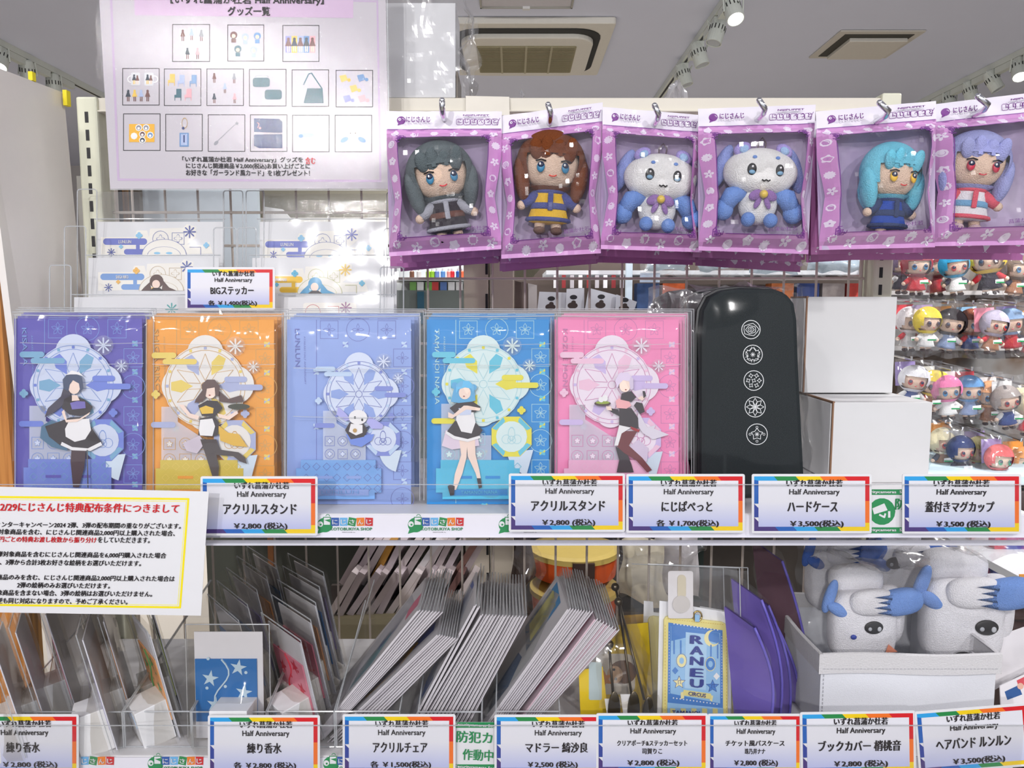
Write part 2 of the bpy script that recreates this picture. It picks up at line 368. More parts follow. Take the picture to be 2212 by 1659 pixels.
for a in ((-2.43, 3.75, 'lit spotlight at the far left above the white partition board', True, .25, .2), (-2.43, 3.95, 'small spotlight second from the left edge on the left track', False, .3, .5), (-2.43, 4.17, 'spotlight just left of the poster above the slotted post', False, .1, .1),
          (.874, 3.14, 'lit spotlight nearest the top on the middle track', True, .35, .2), (.874, 3.38, 'tilted unlit spotlight just behind the lit one on the middle track', False, -.3, -1.2), (.874, 3.68, 'tilted unlit spotlight third along the middle track', False, -.3, 1.2), (.874, 4.0, 'spotlight lowest on the middle track above the beam', False, -.3, 1.2),
          (2.51, 3.68, 'bright spotlight cut by the right edge of the photo', True, .3, -.4), (2.51, 3.9, 'lit spotlight second from the right edge', True, .35, -.3), (2.51, 4.10, 'unlit turned spotlight third from the right edge', False, -.5, 1), (2.51, 4.50, 'lit spotlight above the rightmost chrome hook', True, .3, 0), (2.51, 4.3, 'unlit spotlight fourth from the right edge', False, -.3, 1.0)):
    spot(*a)
# ------------------------------------------------------------------ partition board, wooden rack
t = thing('partition_board', 'tall white partition board left of the slotted post', 'partition', (-.66, 1.08, 0))
b = MB(); A = Vector((-.672, .995, 1.757)); B = Vector((-.668, 1.17, 1.765)); C_ = Vector((-.640, .995, 1.2)); D = Vector((-.648, 1.17, 1.2))
ox = Vector((-.009, 0, 0)); k = M((228, 222, 218), .35, .02, coat=.3)
C_ = C_ + (C_ - A) * 2; D = D + (D - B) * 2
b.add([A, B, D, C_, A + ox, B + ox, D + ox, C_ + ox], [(0, 1, 2, 3), (7, 6, 5, 4), (0, 3, 7, 4), (1, 5, 6, 2), (0, 4, 5, 1), (3, 2, 6, 7)], k); b.build('board', t)
b = MB(); b.box((-.671, 1.10, 1.768), (.006, .008, .012), M((240, 220, 30), .5)); b.build('yellow_tape', t)
b = MB(); b.box((-.660, 1.163, 1.755), (.006, .010, .022), M((240, 220, 30), .5)); b.build('yellow_tape', t)
WD = M((222, 150, 78), .4, kind='wood', c2=(190, 118, 52)); WD2 = M((150, 105, 50), .5, kind='wood', c2=(105, 70, 30))
t = thing('wooden_rack', 'orange wooden display rack at the left edge behind the partition board', 'rack', (-.9, 1.3, 0))
b = MB(); b.bx(-1.2, xpx(13, 1.25), 1.25, 1.26, 0, zpx(502, 1.25), WD); b.build('front_board', t)
b = MB(); b.bx(xpx(13, 1.25) - .02, xpx(13, 1.25), 1.2601, 1.30, 0, zpx(506, 1.25), WD2); b.build('side_board', t)
b = MB(); b.bx(-1.2, xpx(30, 1.5), 1.5, 1.52, zpx(430, 1.5), zpx(408, 1.5), WD); b.build('top_rail', t)
b = MB(); b.bx(-1.2, xpx(34, 1.6), 1.6, 1.62, 0, zpx(425, 1.6), M((30, 34, 38), .3, kind='blotch', c2=(60, 110, 140), scale=30)); b.build('dark_back', t)
b = MB(); b.bx(-1.2, xpx(24, 1.52), 1.521, 1.53, zpx(409, 1.5), zpx(150, 1.5), M((235, 238, 245), .4)); b.build('white_header', t)
# ------------------------------------------------------------------ the gondola
Z1 = P(CX, 1097, .86).z; Z2 = P(CX, 1606, .86).z; YF = .834
XL, XR = -.64, .572; XS = .585
gon = thing('display_gondola', 'cream slotted-post shelf unit with wire grid back and two shelves', 'shelf unit', (0, 1.16, 0))
for x, sx in ((XL, 1), (XR, -1)):
    x0, x1 = (x, x + .031) if sx > 0 else (x - .029, x); zt = zpx(200 if sx < 0 else 208, 1.15)
    b = MB(); b.bx(x0, x1, 1.15, 1.19, 0, zt, M((222, 222, 200), .4)); p = b.build('post', gon, bevel=.003)
    b = MB(); xc = x + sx * .015
    if sx < 0: xc = x - .0185
    for i in range(52):
        z = zt - .022 - i * .0257; b.bx(xc - .0025, xc + .0025, 1.1494, 1.1499, z - .0155, z, BLACK)
    b.build('slot_holes', p, kind='stuff')
b = MB(); b.bx(XL + .03, XR - .028, 1.155, 1.178, zpx(240, 1.155), zpx(211, 1.155), CREAM); b.bx(XL + .03, XR - .028, 1.151, 1.178, zpx(243, 1.155), zpx(239, 1.155), CREAM); b.build('top_beam', gon, bevel=.002)
b = MB(); GW = M((208, 196, 186), .3, .02)
zt, zb = zpx(246, 1.18), .5
n = 25; sp = (XR - XL - .07) / n
x_first = xpx(235, 1.18); 
for i in range(n): 
    x = x_first + i * .05
    if x < XR - .03: b.tube([(x, 1.183, zb), (x, 1.183, zt)], .0019, GW, 6)
z601 = zpx(602, 1.18)
for k in range(-16, 8):
    z = z601 - k * .05
    if z < zt - .01 and z > zb: pass
    if z < zt: b.tube([(XL + .032, 1.1795, z), (XR - .030, 1.1795, z)], .0021, GW, 6)
for x in (XL + .036, XR - .034): b.tube([(x, 1.1815, zb), (x, 1.1815, zt)], .003, GW, 6)
b.build('wire_grid', gon)
STRIP = M((236, 234, 244), .45, .01)
def shelf(z, hr):
    b = MB(); b.bx(XL + .004, XR - .001, 1.0, 1.148, z - .028, z, M((226, 224, 226), .4)); b.bx(XL + .004, XS, YF + .001, 1.0, z - .028, z, M((226, 224, 226), .4)); s = b.build('shelf_board', gon, bevel=.0015)
    b = MB(); b.bx(XL + .006, XS - .002, YF - .0008, YF, z - .027, z - .001, STRIP); b.build('logo_strip', s)
    b = MB(); b.bx(XL + .004, XS, .8220, .8232, z - .030, z + hr, CLEAR); b.build('price_rail', s)
    b = MB(); b.bx(XL + .004, XS, .8215, .8342, z - .0325, z - .0302, M((205, 205, 215), .2)); b.bx(XL + .004, XS, .8219, .8233, z + hr + .0001, z + hr + .0008, EDGE); b.build('rail_lip', s)
    return s
s1 = shelf(Z1, .036); s2 = shelf(Z2, .044)
ORG[s1] = ORG[s2] = ORG[gon]
# logos on the strips
GR = M((30, 140, 80), .5); LC = [M(c, .5) for c in ((48, 92, 170), (110, 180, 230), (40, 140, 75), (236, 128, 36), (205, 40, 45))]
SS = Surf(YF - .0009)
def logo(sh, x, y, first=0):
    b = MB(SS)
    if first == 0:
        b.disc(x + 18, y + 22, 17, GR, 1, 16); b.poly([(x + 5, y + 30), (x + 1, y + 41), (x + 16, y + 37)], GR, 1); b.disc(x + 8, y + 20, 6, PAPER, 2); b.disc(x + 9, y + 21, 2.2, GR, 3)
        b.rect(x + 15, y + 5, x + 30, y + 22, PAPER, 3); b.line([(x + 15, y + 5), (x + 30, y + 5), (x + 30, y + 22), (x + 15, y + 22)], 1.6, GR, 4, True); b.poly([(x + 17, y + 11), (x + 29, y + 9), (x + 29, y + 16)], GR, 4); b.ring(x + 24, y + 3, 4, 1.2, GR, 2, 8, a0=180, a1=360)
    for i in range(first, 5):
        cx = x + 40 + i * 18.3; cy = y + 15; a = R((0, 0, 10, -2, 2)[i])
        q = [(cx + 8.4 * (u * math.cos(a) - v * math.sin(a)), cy + 8.8 * (u * math.sin(a) + v * math.cos(a))) for u, v in ((-1, -1), (1, -1), (1, 1), (-1, 1))]
        b.poly(q, LC[i], 2)
    b.build('shop_logo', sh)
    for i, ch in enumerate('にじさんじ'):
        if i >= first: T(sh, SS, x + 34 + i * 18.3, y + 9.5, x + 46 + i * 18.3, y + 20.5, ch, PAPER, (0, 0, 10, -2, 2)[i], off=.0007, bold=.03)
    if first == 0: 
        T(sh, SS, x + 30, y + 27, x + 120, y + 33.5, 'KOTOBUKIYA SHOP', GR, off=.0004, bold=.02)
        T(sh, SS, x + 55, y + 36.5, x + 84, y + 39, '©ANYCOLOR, Inc.', BLACK, off=.0004, bold=0)
for x in (684, 880, 1076): logo(s1, x, 1112)
logo(s2, 125, 1628, 1); logo(s2, 318, 1628); logo(s2, 697, 1628)
# ------------------------------------------------------------------ big poster
t = thing('poster', 'large laminated goods list poster hanging over the left of the beam', 'poster', P(525, 405, 1.10))
SP = Surf(1.100, 0)
b = MB(SP); b.slab([(211, -60), (832, -60), (841, 408), (238, 408)], .0008, M((203, 197, 205), .5, .012, scale=300)); b.build('paper', t)
LV = M((200, 178, 208), .5); 
b = MB(SP)
b.line([(238, -55), (256, 388), (822, 391)], 5, LV, 1); b.line([(815, 0), (822, 391)], 4, LV, 1); b.line([(762, 2), (815, 3)], 4, LV, 1)
b.poly([(288, -40), (763, -40), (763, 39), (291, 33)], M((214, 186, 216), .5), 1)
sq = [(373, 53, 80), (492, 54, 78), (611, 55, 78)]
sq += [(x, y, 79) for x, y in ((265, 148), (355, 149), (447, 149), (539, 150), (631, 151), (726, 152))] + [(x, y, 79) for x, y in ((267, 246), (358, 247), (450, 248), (541, 248), (632, 249), (724, 249))]
for x, y, q in sq: b.line([(x, y), (x + q, y), (x + q, y + q), (x, y + q)], 1.6, BLACK, 1, True)
cc = {k: M(v, .5) for k, v in dict(br=(120, 80, 75), bl=(110, 150, 200), db=(50, 60, 75), ye=(240, 200, 90), pi=(235, 170, 180), nv=(45, 62, 120), li=(175, 190, 225), gy=(150, 150, 160), te=(60, 105, 120), sk=(245, 215, 195), or_=(245, 185, 50), pu=(150, 150, 210), wh=(248, 248, 248)).items()}
def mini(x, y, c, c2='sk', h=26):  # tiny printed goods, plain shapes
    b.disc(x, y - h * .36, h * .11, cc[c], 2, n=8); b.poly([(x - h * .08, y - h * .28), (x + h * .08, y - h * .28), (x + h * .22, y + h * .12), (x - h * .22, y + h * .12)], cc[c], 2)
    b.rect(x - h * .1, y + h * .12, x - h * .02, y + h * .5, cc[c2], 2); b.rect(x + h * .03, y + h * .12, x + h * .11, y + h * .5, cc[c2], 2)
for x, y, c in ((395, 76, 'br'), (414, 74, 'li'), (435, 76, 'gy'), (405, 115, 'db'), (427, 115, 'pi')): b.rect(x - 8, y - 14, x + 8, y + 16, M((225, 226, 238), .5), 1); mini(x, y, c, 'br')
for x, y, c in ((505, 80, 'br'), (530, 84, 'li'), (556, 82, 'bl'), (514, 110, 'te'), (548, 112, 'li')): b.disc(x, y - 4, 8, cc[c], 2, n=10); b.disc(x, y - 2, 4.5, cc['sk'], 3, n=8); b.rect(x - 5, y + 4, x + 5, y + 12, cc[c], 2)
for i, c in enumerate(('pu', 'ye', 'li', 'bl', 'pi')): b.rect(617 + i * 13, 78, 629 + i * 13, 114, cc[c], 2); mini(623 + i * 13, 96, 'db' if i % 2 else 'br', 'sk', 32)
for x in (283, 312): b.rrect(x, 157, x + 20, 185, 3, M((222, 222, 226), .5), 2); b.ring(x + (0 if x < 300 else 22), 171, 7, 2, cc['wh'], 1, 10); mini(x + 7, 171, 'db', 'ye', 22); mini(x + 14, 172, 'br', 'sk', 20)
for i, c in enumerate(('db', 'ye', 'li', 'br')): mini(277 + i * 14, 206, c, 'br', 26)
for x, y, c in ((372, 170, 'ye'), (393, 172, 'li'), (419, 172, 'bl'), (386, 202, 'te'), (408, 202, 'pi')): b.rect(x - 5, y - 10, x + 6, y + 6, cc[c], 2); b.rect(x - 9, y + 3, x + 6, y + 9, cc[c], 3); b.line([(x - 8, y + 8), (x - 8, y + 15)], 1.5, cc[c], 2); b.line([(x + 5, y + 8), (x + 5, y + 15)], 1.5, cc[c], 2)
for x, y, c in ((463, 168, 'br'), (506, 169, 'gy'), (486, 190, 'li'), (463, 212, 'db'), (507, 212, 'pi')): mini(x, y, c, 'br', 22)
b.rrect(546, 168, 583, 188, 6, cc['te'], 2); b.rrect(572, 194, 609, 215, 6, cc['te'], 2); b.ring(566, 166, 14, 1.5, cc['te'], 2, 8, ry=3, a0=180, a1=360)
b.poly([(664, 191), (697, 191), (699, 223), (656, 223)], cc['te'], 2); b.line([(656, 183), (667, 160), (673, 158), (696, 192)], 2.5, cc['te'], 2)
for x, y, c in ((742, 170, 'ye'), (780, 169, 'bl'), (764, 192, 'ye'), (750, 214, 'pu'), (782, 214, 'pi')): b.poly([(x - 9, y - 6), (x + 5, y - 9), (x + 10, y + 3), (x - 4, y + 8)], cc[c], 2); b.disc(x + 12, y + 3, 4, cc[c], 2, n=8)
b.rect(279, 268, 334, 307, cc['or_'], 2)
for x, y, c in ((300, 276, 'gy'), (316, 276, 'gy'), (290, 294, 'wh'), (308, 290, 'br'), (325, 292, 'bl'), (308, 303, 'db')): b.disc(x, y, 7.5, cc['wh'], 3, n=8); b.disc(x, y, 5.5, cc[c], 4, n=8); b.disc(x, y + 1.5, 3, cc['wh'], 5, n=8)
b.ring(399, 266, 6, 1.2, M((190, 160, 110), .5), 2, 10, ry=11); b.disc(396, 277, 3, cc['nv'], 3); b.rect(388, 287, 408, 317, cc['bl'], 2); b.rect(391, 290, 405, 314, cc['li'], 3); b.rect(396.5, 292, 399.5, 308, cc['nv'], 4)
b.line([(470, 305), (508, 269)], 1.6, cc['gy'], 2); b.disc(467, 309, 6, cc['gy'], 2, 3.5, rot=-.8); b.star(512, 267, 5, cc['gy'], 3)
b.poly([(549, 256), (603, 257), (610, 263), (610, 287), (549, 285)], cc['nv'], 2); b.poly([(549, 291), (610, 290), (610, 320), (560, 320), (549, 315)], cc['nv'], 2); b.line([(556, 265), (560, 268), (557, 276)], 1.5, cc['pi'], 3); b.disc(562, 277, 2.5, cc['pi'], 3)
b.disc(664, 292, 16, cc['li'], 2, 5); b.disc(650, 294, 5, cc['bl'], 3, 4)
b.disc(762, 288, 14, cc['wh'], 2, 12); b.disc(762, 288, 13, M((238, 226, 220), .5), 3, 11); b.rect(752, 299, 772, 312, cc['li'], 3); b.disc(744, 302, 9, cc['bl'], 2, 5, rot=-.5); b.disc(782, 302, 9, cc['bl'], 2, 5, rot=.5); b.disc(757, 288, 1.5, BLACK, 4, n=6); b.disc(768, 288, 1.5, BLACK, 4, n=6)
b.build('print', t)
RED = M((214, 30, 40), .5); INK = M((32, 26, 30), .5)
T(t, SP, 368, -8, 700, 11, '【いずれ菖蒲か杜若 Half Anniversary】', INK, .3, bold=.035); T(t, SP, 492, 15, 584, 34, 'グッズ一覧', INK, .3, bold=.035)
T(t, SP, 394, 339, 655, 352, '「いずれ菖蒲か杜若 Half Anniversary」グッズを', INK, .3, bold=.035); T(t, SP, 660, 340, 682, 355, '含む', RED, .3, bold=.035)
T(t, SP, 402, 353, 670, 366, 'にじさんじ関連商品￥2,000(税込)お買い上げごとに', INK, .3, bold=.035); T(t, SP, 402, 367, 670, 380, 'お好きな「ガーランド風カード」を1枚プレゼント！', INK, .3, bold=.035)
b = MB(SP); LAM = FILM(haze=.0, gl=.0, rough=.05, bump=.30, scale=190, stretch=(1.6, 1, .5), dist=.0012, mult=.34)
b.slab(rr(208, -66, 843, 411, 10), .0004, LAM, off=.0016); b.build('laminate', t)
b = MB(SP); b.line([(240, 410), (835, 411)], 2.2, EDGE, 12); b.line([(836, -60), (842, 400)], 2.2, EDGE, 12); b.build('laminate_edge', t)
# wrapped tall box on top of the beam, tape label, plastic peaks
t = thing('tall_white_box', 'tall white box in crinkled clear wrap standing on the beam right of the poster', 'box', P(912, 211, 1.22))
sb = Surf(1.17); b = MB(sb); b.slab([(828, 6), (984, 6), (984, 211), (828, 211)], .09, WHITE); b.build('box_body', t, bevel=.001)
b = MB(sb); b.slab([(985.5, 155), (989, 155), (989, 211), (985.5, 211)], .08, M((90, 75, 55), .4)); b.build('zip_edge', t)
def crumple(fn, amp, sc, seed):
    def g(u, v):
        p = Vector(fn(u, v)); q = p * sc + Vector((seed, seed * 1.7, 0))
        return p + Vector((noise.noise(q), noise.noise(q + Vector((9, 0, 0))), noise.noise(q + Vector((0, 9, 0))))) * amp
    return g
b = MB(); 
b.grid(crumple(lambda u, v: sb.pt(832 + u * 172, -12 + v * 222, .004), .006, 25, 1), 24, 24, WRAP)
b.grid(crumple(lambda u, v: sb.pt(1000 + 10 * v + 12 * math.sin(v * 9), -10 + v * 220, .002 - u * .09), .012, 40, 3), 14, 30, CRINKLE)
b.grid(crumple(lambda u, v: sb.pt(1004 + u * 34 * (1 - abs(v - .35)), 40 + v * 160, -.01), .014, 60, 5), 10, 30, CRINKLE); b.build('clear_wrap', t)
b = MB(sb); b.slab([(1006, 207), (1100, 209), (1101, 249), (1006, 247)], .001, M((232, 226, 212), .4), surf=Surf(1.1495)); b.build('beam_label', label='cream blank label holder clipped on the beam above the second hook', cat='label holder')
def peak(px, py, w, h, Y, lb):
    s_ = Surf(Y); b = MB(); b.grid(crumple(lambda u, v: s_.pt(px + (u - .5) * w * (.12 + v), py + h * v, .012 * math.sin(u * 9)), .006, 70, px), 14, 12, FILM(haze=.35, gl=.15, rough=.15, bump=1.0, scale=60)); b.build('plastic_bag_corner', label=lb, cat='plastic bag')
peak(1461, 176, 46, 36, 1.21, 'crumpled clear bag corner peeking over the middle of the beam')
peak(1128, 196, 14, 16, 1.21, 'tiny clear bag tip behind the beam right of the label holder')
# ------------------------------------------------------------------ price cards
RB = {k: M(v, .45) for k, v in dict(lb=(45, 160, 225), gr=(35, 135, 70), ye=(240, 205, 20), or_=(240, 115, 35), re=(212, 25, 35), bl=(30, 95, 180), nv=(45, 65, 150), pu=(70, 50, 120)).items()}
CIN = M((226, 226, 234), .5, .01, kind='gradient', c2=(184, 190, 230))
SC = Surf(.8265)
CARDN = 0
def card(x0, y0, x1, y1, lines, label, surf=None, rot=0, name='price_card', two=False):
    surf = surf or SC
    t = thing(name, label, 'price card', surf.pt((x0 + x1) / 2, y1), 'rainbow bordered price cards')
    w, h = x1 - x0, y1 - y0; cx, cy = (x0 + x1) / 2, (y0 + y1) / 2; ca, sa = math.cos(R(rot)), math.sin(R(rot))
    def q(u, v): dx, dy = u - cx, v - cy; return (cx + dx * ca - dy * sa, cy + dx * sa + dy * ca)
    f = [[q(*p) for p in r] for r in (rr(x0, y0, x1, y1, 4, 3),)][0]
    b = MB(surf); b.slab(f, .0008, PAPER); b.build('card', t)
    e = 5; B = 9; X0, Y0, X1, Y1 = x0 + e, y0 + e, x1 - e, y1 - e; k = w / 250
    b = MB(surf)
    def strip(pts, m): b.poly([q(*p) for p in pts], m, 1)
    W = X1 - X0; H = Y1 - Y0; B *= k
    top = [0, .17, .36, .57, .78, 1]
    for i, m in enumerate(('lb', 'gr', 'ye', 'or_', 're')):
        a, c = X0 + W * top[i], X0 + W * top[i + 1]; sl = B * .9
        strip([(a, Y0), (c, Y0), (c + (sl if i < 4 else 0), Y0 + B), (a + (sl if i else 0), Y0 + B)], RB[m])
    bot = [0, .18, .34, .52, .72, 1]
    for i, m in enumerate(('pu', 'bl', 'lb', 'gr', 'ye')):
        a, c = X0 + W * bot[i], X0 + W * bot[i + 1]; sl = B * .9
        strip([(a, Y1 - B), (c, Y1 - B), (c + (sl if i < 4 else 0), Y1), (a + (sl if i else 0), Y1)], RB[m])
    for i, (m, a, c) in enumerate((('bl', 0, .5), ('nv', .5, .75), ('pu', .75, 1))):
        strip([(X0, Y0 + H * a + (B * .8 if a == 0 else 0)), (X0 + B, Y0 + H * a + B), (X0 + B, Y0 + H * c), (X0, Y0 + H * c)], RB[m])
    for i, (m, a, c) in enumerate((('re', 0, .45), ('or_', .45, .85), ('ye', .85, 1))):
        strip([(X1 - B, Y0 + H * a), (X1, Y0 + H * a), (X1, Y0 + H * c), (X1 - B, Y0 + H * c + (B * .7 if c < 1 else 0))], RB[m])
    b.build('rainbow_border', t)
    b = MB(surf); b.poly([q(X0 + B, Y0 + B), q(X1 - B, Y0 + B), q(X1 - B, Y1 - B), q(X0 + B, Y1 - B)], CIN, 2); b.build('inner_panel', t)
    for body, u, v, uw, vh, bd in lines:
        px, py = q(x0 + u * w, y0 + v * h); pw, ph = uw * w / 2, vh * h / 2
        T(t, surf, px - pw, py - ph, px + pw, py + ph, body, INK, rot, bold=bd)
    return t
A0 = 'いずれ菖蒲か杜若'
def L4(main, price, cx=.5, mw=.6, pw=.46, mh=.19, pcx=None):
    return [(A0, cx + .01, .15, .47, .125, .04), ('Half Anniversary', cx + .01, .31, .42, .125, .02), (main, cx - .005, .545, mw, mh, .045), (price, pcx or cx, .838, pw, .135, .05)]
def L5(m1, m2, price): return [(A0, .505, .15, .45, .115, .04), ('Half Anniversary', .51, .30, .41, .12, .02), (m1, .5, .49, .63 if len(m1) > 8 else .5, .105, .035), (m2, .5, .625, .18 + .04 * (len(m2) - 4), .105, .035), (price, .51, .825, .47, .135, .05)]
P28 = '￥2,800 (税込)'
card(433, 1029, 686, 1157, L4('アクリルスタンド', P28, .515, .63), 'price card under the orange stand packages reading 2,800 yen')
card(1099, 1023, 1350, 1149, L4('アクリルスタンド', P28, .515, .64), 'price card under the pink stand packages reading 2,800 yen')
card(1353, 1024, 1609, 1151, L4('にじぱぺっと', '各 ￥1,700(税込)', .515, .43, .53), 'price card under the black case reading 1,700 yen each')
card(1624, 1024, 1883, 1152, L4('ハードケース', '￥3,500(税込)', .51, .42, .45, pcx=.54), 'price card under the white boxes reading 3,500 yen')
card(1949, 1024, 2206, 1153, L4('蓋付きマグカップ', '￥3,500 (税込)', .485, .58, .46, pcx=.51), 'price card at the right end of the upper rail for lidded mugs')
card(-74, 1543, 170, 1672, L4('練り香水', '各 ￥2,800 (税込)', .515, .30, .6), 'price card cut by the left edge on the lower rail')
card(449, 1545, 691, 1674, L4('練り香水', '各 ￥2,800 (税込)', .51, .31, .56), 'price card in front of the blue floral packet on the lower rail')
card(740, 1543, 984, 1672, L4('アクリルチェア', '各 ￥1,500(税込)', .515, .485, .54), 'price card in front of the leftmost fan of flat packs')
card(1068, 1544, 1310, 1672, L4('マドラー 綺沙良', '￥2,500 (税込)', .56, .56, .45, pcx=.52), 'price card in front of the third fan of flat packs, tucked behind its neighbour')
card(1288, 1541, 1529, 1670, L5('クリアポーチ&ステッカーセット', '司賀りこ', P28), 'price card in front of the yellow cards and metal stirrers', Surf(.8258))
card(1529, 1542, 1732, 1670, L5('チケット風パスケース', '珠乃井ナナ', P28), 'price card in front of the purple book covers', Surf(.8262))
card(1729, 1537, 1978, 1671, L4('ブックカバー 梢桃音', P28, .515, .72, .47, pcx=.52), 'price card in front of the left half of the white basket', Surf(.8252), -.8)
card(1980, 1528, 2226, 1664, L4('ヘアバンド ルンルン', '￥3,500(税込)', .5, .66, .46, pcx=.53), 'tilted price card in front of the right half of the white basket', Surf(.8246), -4.5)
card(400, 577, 594, 670, L4('BIGステッカー', '各 ￥1,400(税込)', .53, .485, .545), 'small price card standing in front of the sticker holders', Surf(1.035))
# security stickers
def secure(x0, y0, x1, y1, lb, up):
    t = thing('security_sticker', lb, 'sticker', P((x0 + x1) / 2, y1, .83)); s_ = Surf(.8322)
    b = MB(s_); b.slab([(x0, y0), (x1, y0), (x1, y1), (x0, y1)], .0004, PAPER); b.build('sticker_sheet', t)
    b = MB(s_); b.rect(x0, y0, x1, y0 + 12, GR, 1); b.rect(x0, y1 - 13, x1, y1, GR, 1)
    if up:
        b.disc(1905, 1105, 29, GR, 1); b.poly([(1884, 1098), (1910, 1087), (1917, 1102), (1888, 1111)], PAPER, 2); b.line([(1912, 1110), (1910, 1117), (1900, 1112)], 4, PAPER, 2); b.rect(1918, 1104, 1923, 1118, PAPER, 2)
        b.build('print', t)
        for y in (1063, 1145): T(t, s_, x0 + 2, y - 4, x1 - 2, y + 4, 'uritycameras  Sec', PAPER, bold=.02)
        T(t, s_, 1933, 1075, 1957, 1101, '防', GR, bold=.03)
    else:
        b.build('print', t)
        for y in (y0 + 6, y1 - 7): T(t, s_, x0 + 2, y - 4, x1 - 2, y + 4, 'Securitycameras Sec', PAPER, 3, bold=.02)
        T(t, s_, 986, 1578, 1064, 1605, '防犯カ', GR, 3, bold=.03); T(t, s_, 999, 1617, 1066, 1643, '作動中', GR, 3, bold=.03)
secure(1872, 1057, 1960, 1152, 'green and white security camera sticker between two upper price cards', True)
secure(982, 1560, 1070, 1664, 'green and white security sticker between two lower price cards', False)
# ------------------------------------------------------------------ notice sheet
SN = Surf(.806, R(-1.2), zpx(1060, .806)); YE = M((244, 226, 20), .5); YE2 = M((246, 238, 130), .5)
t = thing('notice_sheet', 'white notice with yellow frame and red heading hanging over the lower left goods', 'notice', SN.pt(210, 1328))
b = MB(SN); b.slab([(-60, 1050), (451, 1062), (434, 1330), (-60, 1322)], .0004, PAPER); b.build('sheet', t)
b = MB(SN); b.line([(-50, 1073), (407, 1078), (389, 1312), (-50, 1306)], 4.5, YE, 1); b.line([(-50, 1078), (402, 1083), (384, 1307), (-50, 1301)], 1.6, YE2, 1); b.build('yellow_frame', t)
def NT(x0, x1, y, h, s_, m=INK, bd=.02): T(t, SN, x0, y - h / 2, x1, y + h / 2, s_, m, .6, off=.0005, shear=.18, bold=bd)
NT(-30, 389, 1096, 21, '～12/29にじさんじ特典配布条件につきまして', RED, .04)
NT(-8, 391, 1134, 13, 'ィンターキャンペーン2024 2弾、3弾の配布期間の重なりがございます。')
NT(-4, 378, 1150, 13, '対象商品を含む、にじさんじ関連商品2,000円以上購入された場合、')
NT(-8, 210, 1165, 13, '0円ごとの特典お渡し枚数から振り分け', RED, .03); NT(212, 324, 1166, 13, 'をしていただきます。')
NT(-6, 360, 1198, 13, '弾対象商品を含むにじさんじ関連商品を6,000円購入された場合')
NT(0, 305, 1215, 13, '、3弾から合計3枚お好きな絵柄をお選びいただけます。')
NT(-6, 378, 1248, 13, '商品のみを含む、にじさんじ関連商品2,000円以上購入された場合は')
NT(37, 238, 1264, 13, '2弾の絵柄のみお選びいただけます。')
NT(-6, 329, 1281, 13, '象商品を含まない場合、3弾の絵柄はお選びいただけません。')
NT(-6, 276, 1298, 13, '逆も同じ対応になりますので、予めご了承ください。')
